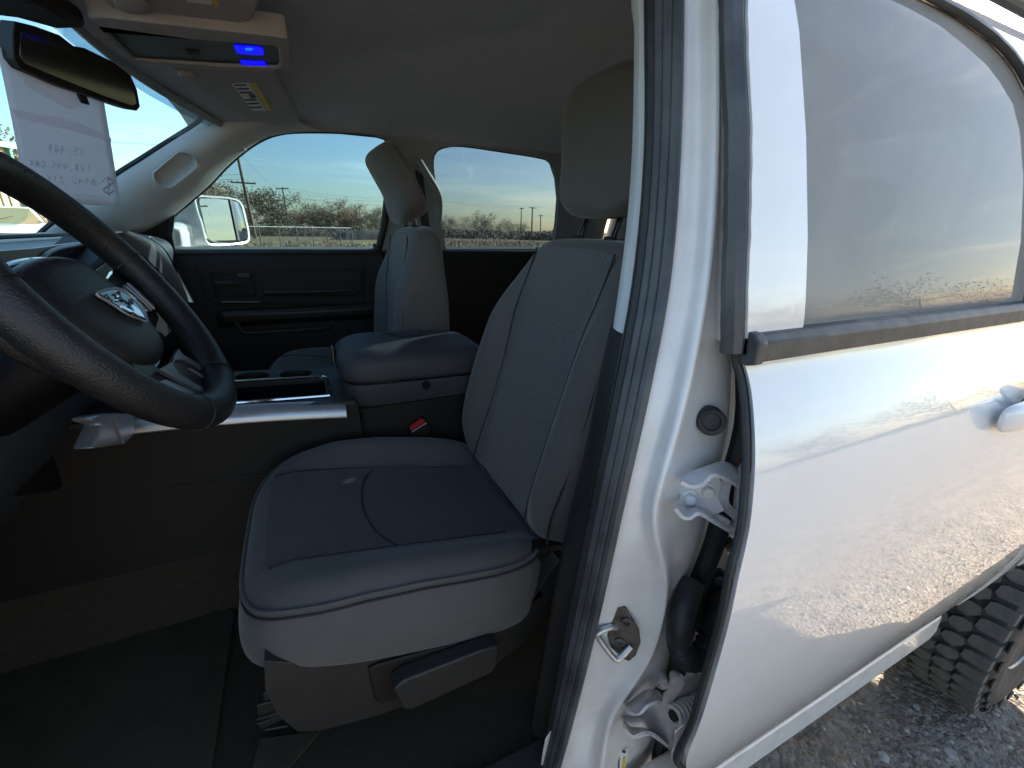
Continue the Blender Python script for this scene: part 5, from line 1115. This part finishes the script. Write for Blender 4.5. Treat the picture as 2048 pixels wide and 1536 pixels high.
ab = pad('airbag_cover', lambda a, b, h: WL(b, a, h), ho, lambda a, b: .002-1.3*b*b-.6*(a+.015)**2, .065, .020, [M['leather']], SW, s0=.72, bulge=0, label='black centre pad of the steering wheel')
mk('pad_gap', tube([WL(b*1.02, a*1.02-.0, -.030) for a, b in ho], .005, 6, True), M['gloss'], SW)
ew = .003
shd = [(193, 589), (205, 582), (222, 578), (238, 578), (262, 592), (280, 612), (290, 628), (294, 643), (278, 638), (256, 630), (232, 614), (210, 600)]
EB = mk('emblem', plate([wpx(*p, ew) for p in shd], Ww*.003), M['gloss'], SW, bevel=.001, label='chrome shield emblem with a horned head')
mk('emblem_rim', tube(cat([wpx(*p, ew+.003) for p in shd], 60, True), .0017, 8, True), M['silver'], EB)
for hp in ([(212, 590), (220, 600), (232, 602), (236, 594), (228, 588)], [(238, 584), (240, 596), (252, 604), (264, 606), (262, 598)], [(222, 604), (236, 612), (248, 616)]): mk('emblem_horn', tube(cat([wpx(*p, ew+.004) for p in hp], 16), .0020, 6), M['chrome'], EB)
for hp in ([(232, 611), (244, 614), (258, 621), (266, 628), (254, 626), (240, 618)], [(256, 610), (266, 614), (276, 622), (284, 634), (286, 639), (276, 634), (264, 624)]): mk('emblem_face', plate([wpx(*p, ew+.003) for p in hp], Ww*.003), M['chrome'], EB, bevel=.001)
# side spokes
sp_ = [(.085, .012), (.14, .022), (.175, .030), (.178, -.040), (.15, -.062), (.08, -.075)]
for s, sm in ((1, 'silver'), (-1, 'plastic2')):
    q = mk('spoke', plate([WL(s*u, v+.006, -.030) for u, v in sp_], Ww*.014), M['gloss'], SW, bevel=.004)
    bpl = [(u, v) for u, v in ((.128, .008), (.150, .010), (.164, -.040), (.146, -.052))]
    if s > 0: mk('switch_bar', plate([WL(s*u, v+.004, -.015) for u, v in ((.150, .006), (.160, .004), (.164, -.040), (.152, -.046))], Ww*.003), M[sm], q, bevel=.001)
    if s > 0: mk('switch_bar', plate([WL(s*u, v+.004, -.015) for u, v in ((.138, .002), (.143, .002), (.147, -.042), (.142, -.044))], Ww*.002), M[sm], q, bevel=.0008)
    if s < 0: continue
    for (u, v) in ((.112, -.012), (.126, -.018), (.106, -.032), (.122, -.040)): mk('button_mark', box(WL(s*u, v+.004, -.0145), (.004, .006, .003)), M['label_white'], q)
    mk('switch_pod', disc_profile(WL(s*.118, -.018, -.021), Ww, [(.030, 0), (.030, .004), (.026, .006), (.001, .006)], 20), M['gloss'], q)
# lower silver spoke with carbon inserts
ss = [(311, 743), (333, 730), (351, 702), (358, 712), (385, 728), (425, 746), (443, 762), (448, 776), (445, 791), (432, 797), (415, 796), (390, 786), (345, 762), (325, 751)]
si = [(338, 733), (345, 724), (360, 724), (385, 735), (425, 756), (438, 768), (438, 782), (428, 787), (412, 785), (385, 772), (352, 752)]
lo_ = mk('lower_spoke', plate([wpx(*p, -.012) for p in ss], Ww*.006, [[wpx(*p, -.012) for p in si]]), M['dash_metal'], SW, bevel=.0012, label='satin silver lower spoke of the steering wheel')
mk('carbon_insert', plate([wpx(*p, -.016) for p in si], Ww*.006), M['carbon'], lo_, smooth=False)
mk('carbon_insert', plate([wpx(*p, -.020) for p in [(235, 700), (311, 743), (345, 763), (405, 795), (425, 800), (400, 812), (330, 790), (270, 755)]], Ww*.006), M['carbon'], lo_, smooth=False)
mk('insert_glint', plate([wpx(*p, -.0098) for p in [(374, 738), (378, 737), (424, 762), (420, 764)]], Ww*.0015), M['silver'], lo_, smooth=False)  # both silver slivers draw streaks of reflected light on the inserts
mk('insert_glint', plate([wpx(*p, -.013) for p in [(318, 764), (330, 760), (408, 794), (396, 799)]], Ww*.0015), M['silver'], lo_, smooth=False)
mk('column_shroud', loft([[WL(math.cos(t_)*.055*s, -.03+math.sin(t_)*.05*s, w_) for t_ in [2*math.pi*k/20 for k in range(20)]] for w_, s in ((-.035, .9), (-.06, 1.0), (-.20, 1.0))]), M['black'], SW)
mk('turn_stalk', tube([WL(-.05, 0, -.09), WL(-.17, .03, -.08)], .008, 8), M['plastic'], SW)
# ------------------------------------------------------------------ roof fittings
OZ = 1.806
zp_ = lambda px, Z: [at(p[0], p[1], Z=Z) for p in px]
OCn = mk('overhead_console', plate(zp_([(176, 36), (190, 33), (560, 74), (576, 78), (584, 132), (580, 141), (440, 137), (268, 127), (258, 118)], OZ), (0, 0, .035), [zp_([(215, 67), (548, 93), (557, 98), (560, 132), (554, 137), (440, 133), (271, 122)], OZ)]), M['visor'], T, bevel=.004, bseg=3, label='overhead console with two lit blue reading lamps')
mk('dark_panel', plate(zp_([(212, 65), (550, 91), (560, 96), (563, 133), (556, 139), (440, 135), (269, 124)], OZ+.006), (0, 0, .01)), M['black'], OCn, smooth=False)
mk('reading_lamp', plate(zp_([(468, 91), (520, 95), (527, 98), (528, 110), (505, 110), (474, 107)], OZ+.004), (0, 0, .003)), M['blue'], OCn, smooth=False)
mk('reading_lamp', plate(zp_([(480, 122), (528, 124), (533, 128), (535, 136), (484, 134)], OZ+.004), (0, 0, .003)), M['blue'], OCn, smooth=False)
mk('lamp_core', plate(zp_([(490, 97), (506, 97), (504, 101), (492, 101)], OZ+.003), (0, 0, .002)), M['blue2'], OCn, smooth=False)
mk('switch', plate(zp_([(372, 102), (400, 104), (402, 112), (375, 110)], OZ+.004), (0, 0, .003)), M['plastic'], OCn, bevel=.001)
VZ = 1.820
pv = mk('sun_visor', plate(zp_([(334, 131), (352, 142), (400, 178), (448, 219), (490, 240), (560, 251), (592, 249), (602, 240), (590, 216), (552, 146), (540, 143), (440, 140)], VZ), (0, 0, .014)), M['visor'], T, bevel=.008, bseg=3, label='folded-up passenger sun visor with a warning label')
mk('warning_label', plate(zp_([(463, 168), (498, 166), (533, 222), (505, 222)], VZ-.0012), (0, 0, .001)), M['label_white'], pv, smooth=False)
mk('label_stripe', plate(zp_([(499, 166), (512, 166), (545, 222), (534, 222)], VZ-.0012), (0, 0, .001)), M['label_yellow'], pv, smooth=False)
mk('label_symbol', plate(zp_([(497, 189), (508, 188), (513, 196), (502, 198)], VZ-.0022), (0, 0, .0008)), M['label_ink'], pv, smooth=False)
for k in range(7):
    y_ = 170+k*7.4; x_ = 468+k*5.2
    if k not in (3,): mk('label_line', plate(zp_([(x_, y_), (x_+24, y_-.6), (x_+25.2, y_+1.4), (x_+1.2, y_+2)], VZ-.0022), (0, 0, .0008)), M['thread'], pv, smooth=False)
mk('pivot_clip', disc_profile(at(376, 151, Z=VZ-.004), (0, 0, 1), [(.004, -.006), (.016, -.004), (.020, .004)], 18), M['visor'], pv).scale = (1, 1, 1)
dv = mk('sun_visor', plate(zp_([(170, -90), (196, -20), (216, 16), (242, 36), (400, 54), (482, 53), (508, 40), (519, 14), (535, -120)], VZ), (0, 0, .022)), M['visor'], T, bevel=.008, bseg=3, label='folded-up driver sun visor with a warning label')
mk('warning_label', plate(zp_([(366, -30), (418, -30), (424, 10), (374, 4)], VZ-.0012), (0, 0, .001)), M['label_white'], dv, smooth=False)
mk('label_stripe', plate(zp_([(419, -30), (432, -30), (437, 12), (425, 10)], VZ-.0012), (0, 0, .001)), M['label_yellow'], dv, smooth=False)
mk('pivot_clip', loft([[at(p[0], p[1], Z=VZ-h) for p in [(265+40*s*math.cos(t_), 10+19*s*math.sin(t_)+6*s*math.cos(t_)) for t_ in [2*math.pi*k/20 for k in range(20)]]] for s, h in ((1, 0), (.9, .008), (.55, .010))]), M['visor'], dv)
# rear-view mirror
MA, MBp = at(28, 85, Y=-.10), at(279, 198, Y=.075); ml = (MBp-MA).normalized(); mc = (MA+MBp)/2; mn = ml.cross(Vector((0, 0, 1))).normalized()
if mn.dot(CAM-mc) < 0: mn = -mn
mn = (mn+Vector((0, 0, -.12))).normalized()
mp_ = lambda px, d=0: [pl(p[0], p[1], mn, mc+mn*d) for p in px]
mo = [(30, 42), (70, 52), (120, 70), (148, 92), (170, 96), (228, 124), (262, 150), (275, 180), (281, 214), (274, 222), (252, 216), (200, 198), (120, 172), (42, 138), (28, 118), (26, 70)]
RM = mk('rear_view_mirror', plate(mp_(mo), -mn*.030), M['plastic'], T, bevel=.008, bseg=3, label='dark rear-view mirror under the roof')
mk('mirror_glass', plate(mp_([(40, 62), (70, 68), (118, 84), (165, 108), (225, 134), (256, 158), (268, 184), (272, 208), (262, 212), (200, 190), (120, 158), (46, 126), (38, 110)], .001), mn*.002), M['mirror_dark'], RM, bevel=.001)
mk('dim_tab', plate(mp_([(150, 186), (168, 190), (176, 210), (160, 206)], .002), mn*.006), M['plastic'], RM, bevel=.002)
mk('mirror_stem', tube([mc-mn*.02, mc-mn*.06+Vector((-.03, 0, .04)), Vector((-.36, .02, 1.82))], .012, 8), M['plastic'], RM)
mk('mirror_mount', plate(zp_([(-40, 0), (60, 0), (110, 20), (178, 60), (120, 62), (40, 40), (-40, 30)], 1.80), (0, 0, .03)), M['plastic'], RM, bevel=.01)
# ------------------------------------------------------------------ towing mirror on the passenger door
TM = empty('towing_mirror', at(440, 440, Y=1.14), T, label='white extended towing mirror outside the passenger window')
tn = Vector((.86, -.51, .045)).normalized(); tcn = at(440, 440, Y=1.14); tp_ = lambda px, d=0: [pl(p[0], p[1], tn, tcn+tn*d) for p in px]
ro = [(p.x, p.y) for p in cat([Vector((x, y, 0)) for x, y in [(393, 392), (430, 393), (465, 396), (484, 406), (494, 440), (500, 470), (497, 484), (470, 489), (430, 491), (413, 484), (402, 445), (392, 410)]], 48, True)]
r0 = tp_(ro); cxm = sum(r0, Vector())/len(r0); bk_ = Vector((-.115, -.02, 0))
def mring(s, d): return [cxm+(p-cxm)*s+bk_*d for p in r0]
mk('mirror_housing', loft([mring(.94, 0.02), mring(1.0, 0), mring(1.02, .05), mring(1.02, .5), mring(.95, .9), mring(.75, 1.15)], cap0=False), M['paint'], TM, label='white housing of the towing mirror')
mk('main_glass', plate(tp_([(399, 397), (430, 397), (457, 400), (475, 480), (440, 481), (420, 481), (414, 474), (406, 440), (398, 405)], .001), tn*.002), M['mirror'], TM, smooth=False)
mk('glass_divider', plate(tp_([(457, 399), (461, 400), (478, 481), (474, 481)], .002), tn*.006), M['rubber'], TM, smooth=False)
cvx = tp_([(462, 401), (476, 405), (484, 420), (492, 455), (495, 474), (488, 480), (478, 481)], .001); cc_ = sum(cvx, Vector())/len(cvx)
v = [cc_+tn*.006]; f = []; n = len(cvx)
for s, h in ((.35, .0052), (.65, .0036), (.85, .0018), (1, 0)): v += [cc_+(p-cc_)*s+tn*h for p in cvx]
f = [(0, 1+k, 1+(k+1) % n) for k in range(n)]+[(1+r*n+k, 1+r*n+(k+1) % n, 1+(r+1)*n+(k+1) % n, 1+(r+1)*n+k) for r in range(3) for k in range(n)]
mk('convex_glass', (v, f), M['mirror'], TM, sharp=0)
arm_a, arm_b = at(345, 470, Y=.97), at(405, 465, Y=1.12)
mk('mirror_arm', loft([[p+Vector((dx_, 0, dz_)) for dx_, dz_ in ((-.03, -.052), (.03, -.052), (.03, .046), (-.03, .046))] for p in (arm_a+Vector((-.03, 0, 0)), arm_a.lerp(arm_b, .55), arm_b+Vector((-.03, .02, 0)))]), M['paint'], TM, bevel=.015, bseg=3)
mk('arm_shell', loft([[p+Vector((dx_, 0, dz_)) for dx_, dz_ in ((-.035, -.056), (.012, -.056), (.018, .020), (-.035, .035))] for p in (at(352, 470, Y=.96), at(372, 470, Y=1.03))]), M['paint'], TM, bevel=.012, bseg=3)
mk('sill_strip', plate([at(400, 499, Y=.975), at(515, 499, Y=.975), at(515, 502, Y=.94), at(400, 502, Y=.94)], (0, 0, -.01)), M['paint'], T, smooth=False)

# ------------------------------------------------------------------ price sheet hanging from the mirror
pn2 = Vector((mn.x, mn.y, 0)).normalized(); pc_ = mc-mn*.012+pn2*.0
sp4 = lambda px, py, d=0: pl(px, py, pn2, pc_-pn2*.012+pn2*d)
TLp, TRp, BRp, BLp = (-8, 92), (205, 168), (238, 413), (52, 404)
def psh(u, v, d=0.0):
    q = [TLp, TRp, BRp, BLp]; x = (q[0][0]*(1-u)+q[1][0]*u)*(1-v)+(q[3][0]*(1-u)+q[2][0]*u)*v; y = (q[0][1]*(1-u)+q[1][1]*u)*(1-v)+(q[3][1]*(1-u)+q[2][1]*u)*v
    return sp4(x, y, d)+pn2*(.006*math.sin(math.pi*u)*v+.003*math.sin(5*u+3*v))
PG = mk('price_sheet', grid(lambda u, v: psh(u, v), 14, 14), M['paper'], sharp=0); tag(PG, 'sheet of paper with faint backwards handwriting hanging below the rear-view mirror', 'paper')
PG.modifiers.new('s', 'SOLIDIFY').thickness = .0004
def inv_uv(x, y):                                # photo-plane spot on the sheet as (u, v)
    u = v = .5
    for i in range(30):
        q = [TLp, TRp, BRp, BLp]; fx = lambda u, v, k: (q[0][k]*(1-u)+q[1][k]*u)*(1-v)+(q[3][k]*(1-u)+q[2][k]*u)*v
        ex, ey = x-fx(u, v, 0), y-fx(u, v, 1); a = fx(u+.001, v, 0)-fx(u, v, 0); b = fx(u, v+.001, 0)-fx(u, v, 0); c = fx(u+.001, v, 1)-fx(u, v, 1); d = fx(u, v+.001, 1)-fx(u, v, 1); D = a*d-b*c
        u += .001*(ex*d-ey*b)/D; v += .001*(a*ey-c*ex)/D
    return u, v
def patch(name, px, m, d):
    o = [inv_uv(*p) for p in px]; n = len(o); cu_ = sum(p[0] for p in o)/n; cv_ = sum(p[1] for p in o)/n
    v = [psh(cu_, cv_, d)]; f = []
    for s in (.5, 1): v += [psh(cu_+(u-cu_)*s, cv_+(q-cv_)*s, d) for u, q in o]
    f = [(0, 1+k, 1+(k+1) % n) for k in range(n)]+[(1+k, 1+n+k, 1+n+(k+1) % n, 1+(k+1) % n) for k in range(n)]
    return mk(name, (v, f), m, PG, smooth=False)
patch('printed_band', [(16, 214), (60, 226), (110, 232), (160, 246), (222, 276), (222, 285), (160, 266), (100, 252), (30, 236)], M['band'], .0012)
patch('tape_stain', [(40, 150), (80, 160), (150, 190), (168, 212), (140, 220), (80, 190), (45, 170)], M['paper_tape'], .0012)
GLY = {'1': [[(.5, 0), (.5, 1)], [(.5, 1), (.3, .8)]], '5': [[(.9, 1), (.2, 1), (.15, .55), (.6, .6), (.85, .35), (.6, .02), (.1, .1)]], '9': [[(.85, .7), (.5, .45), (.2, .7), (.5, 1), (.85, .75), (.75, 0)]], '4': [[(.7, 0), (.7, 1), (.1, .35), (.95, .35)]],
       '7': [[(.1, 1), (.9, 1), (.4, 0)]], '8': [[(.5, .5), (.2, .75), (.5, 1), (.8, .75), (.5, .5), (.15, .25), (.5, 0), (.85, .25), (.5, .5)]], '2': [[(.15, .8), (.5, 1), (.85, .75), (.1, 0), (.95, 0)]], ',': [[(.5, .1), (.35, -.2)]], '#': [[(.3, 0), (.4, 1)], [(.65, 0), (.75, 1)], [(.1, .35), (.95, .35)], [(.1, .68), (.95, .68)]], '0': [[(.5, 0), (.15, .5), (.5, 1), (.85, .5), (.5, 0)]], ' ': []}
def scrawl(txt, x0, y0, x1, y1, hpx):            # handwriting seen from behind: runs from right to left
    n = len(txt)
    for i, ch in enumerate(txt):
        for st in GLY[ch]:
            P = []
            for gx, gy in st:
                f = (i+gx*.8)/n; x = x1+(x0-x1)*f; y = y1+(y0-y1)*f-gy*hpx; u, v_ = inv_uv(x, y); P.append(psh(u, v_, .0016))
            mk('handwriting', tube(resample(P, max(4, 5*len(P))), .0009, 4), M['ink'], PG)
scrawl('15,949', 92, 305, 168, 312, 17); scrawl('178,995 044', 55, 332, 180, 344, 13); scrawl('#945 215', 88, 362, 190, 370, 12)
dl = [(.9, .8), (.5, 1), (.12, .76), (.5, .5), (.88, .26), (.5, 0), (.08, .2)]
P = [psh(*inv_uv(226-gx*24, 388-gy*32), .0018) for gx, gy in [(p.x, p.y) for p in cat([Vector((a, b, 0)) for a, b in dl], 30)]]; mk('dollar_sign', tube(P, .0030, 6, flat=.4), M['ink'], PG)
mk('dollar_sign_bar', tube([psh(*inv_uv(214, 352), .0016), psh(*inv_uv(215, 393), .0016)], .0018, 6), M['ink'], PG)
mk('ruled_line', tube([psh(*inv_uv(140, 388), .0012), psh(*inv_uv(210, 393), .0012)], .0007, 4), M['ink'], PG)
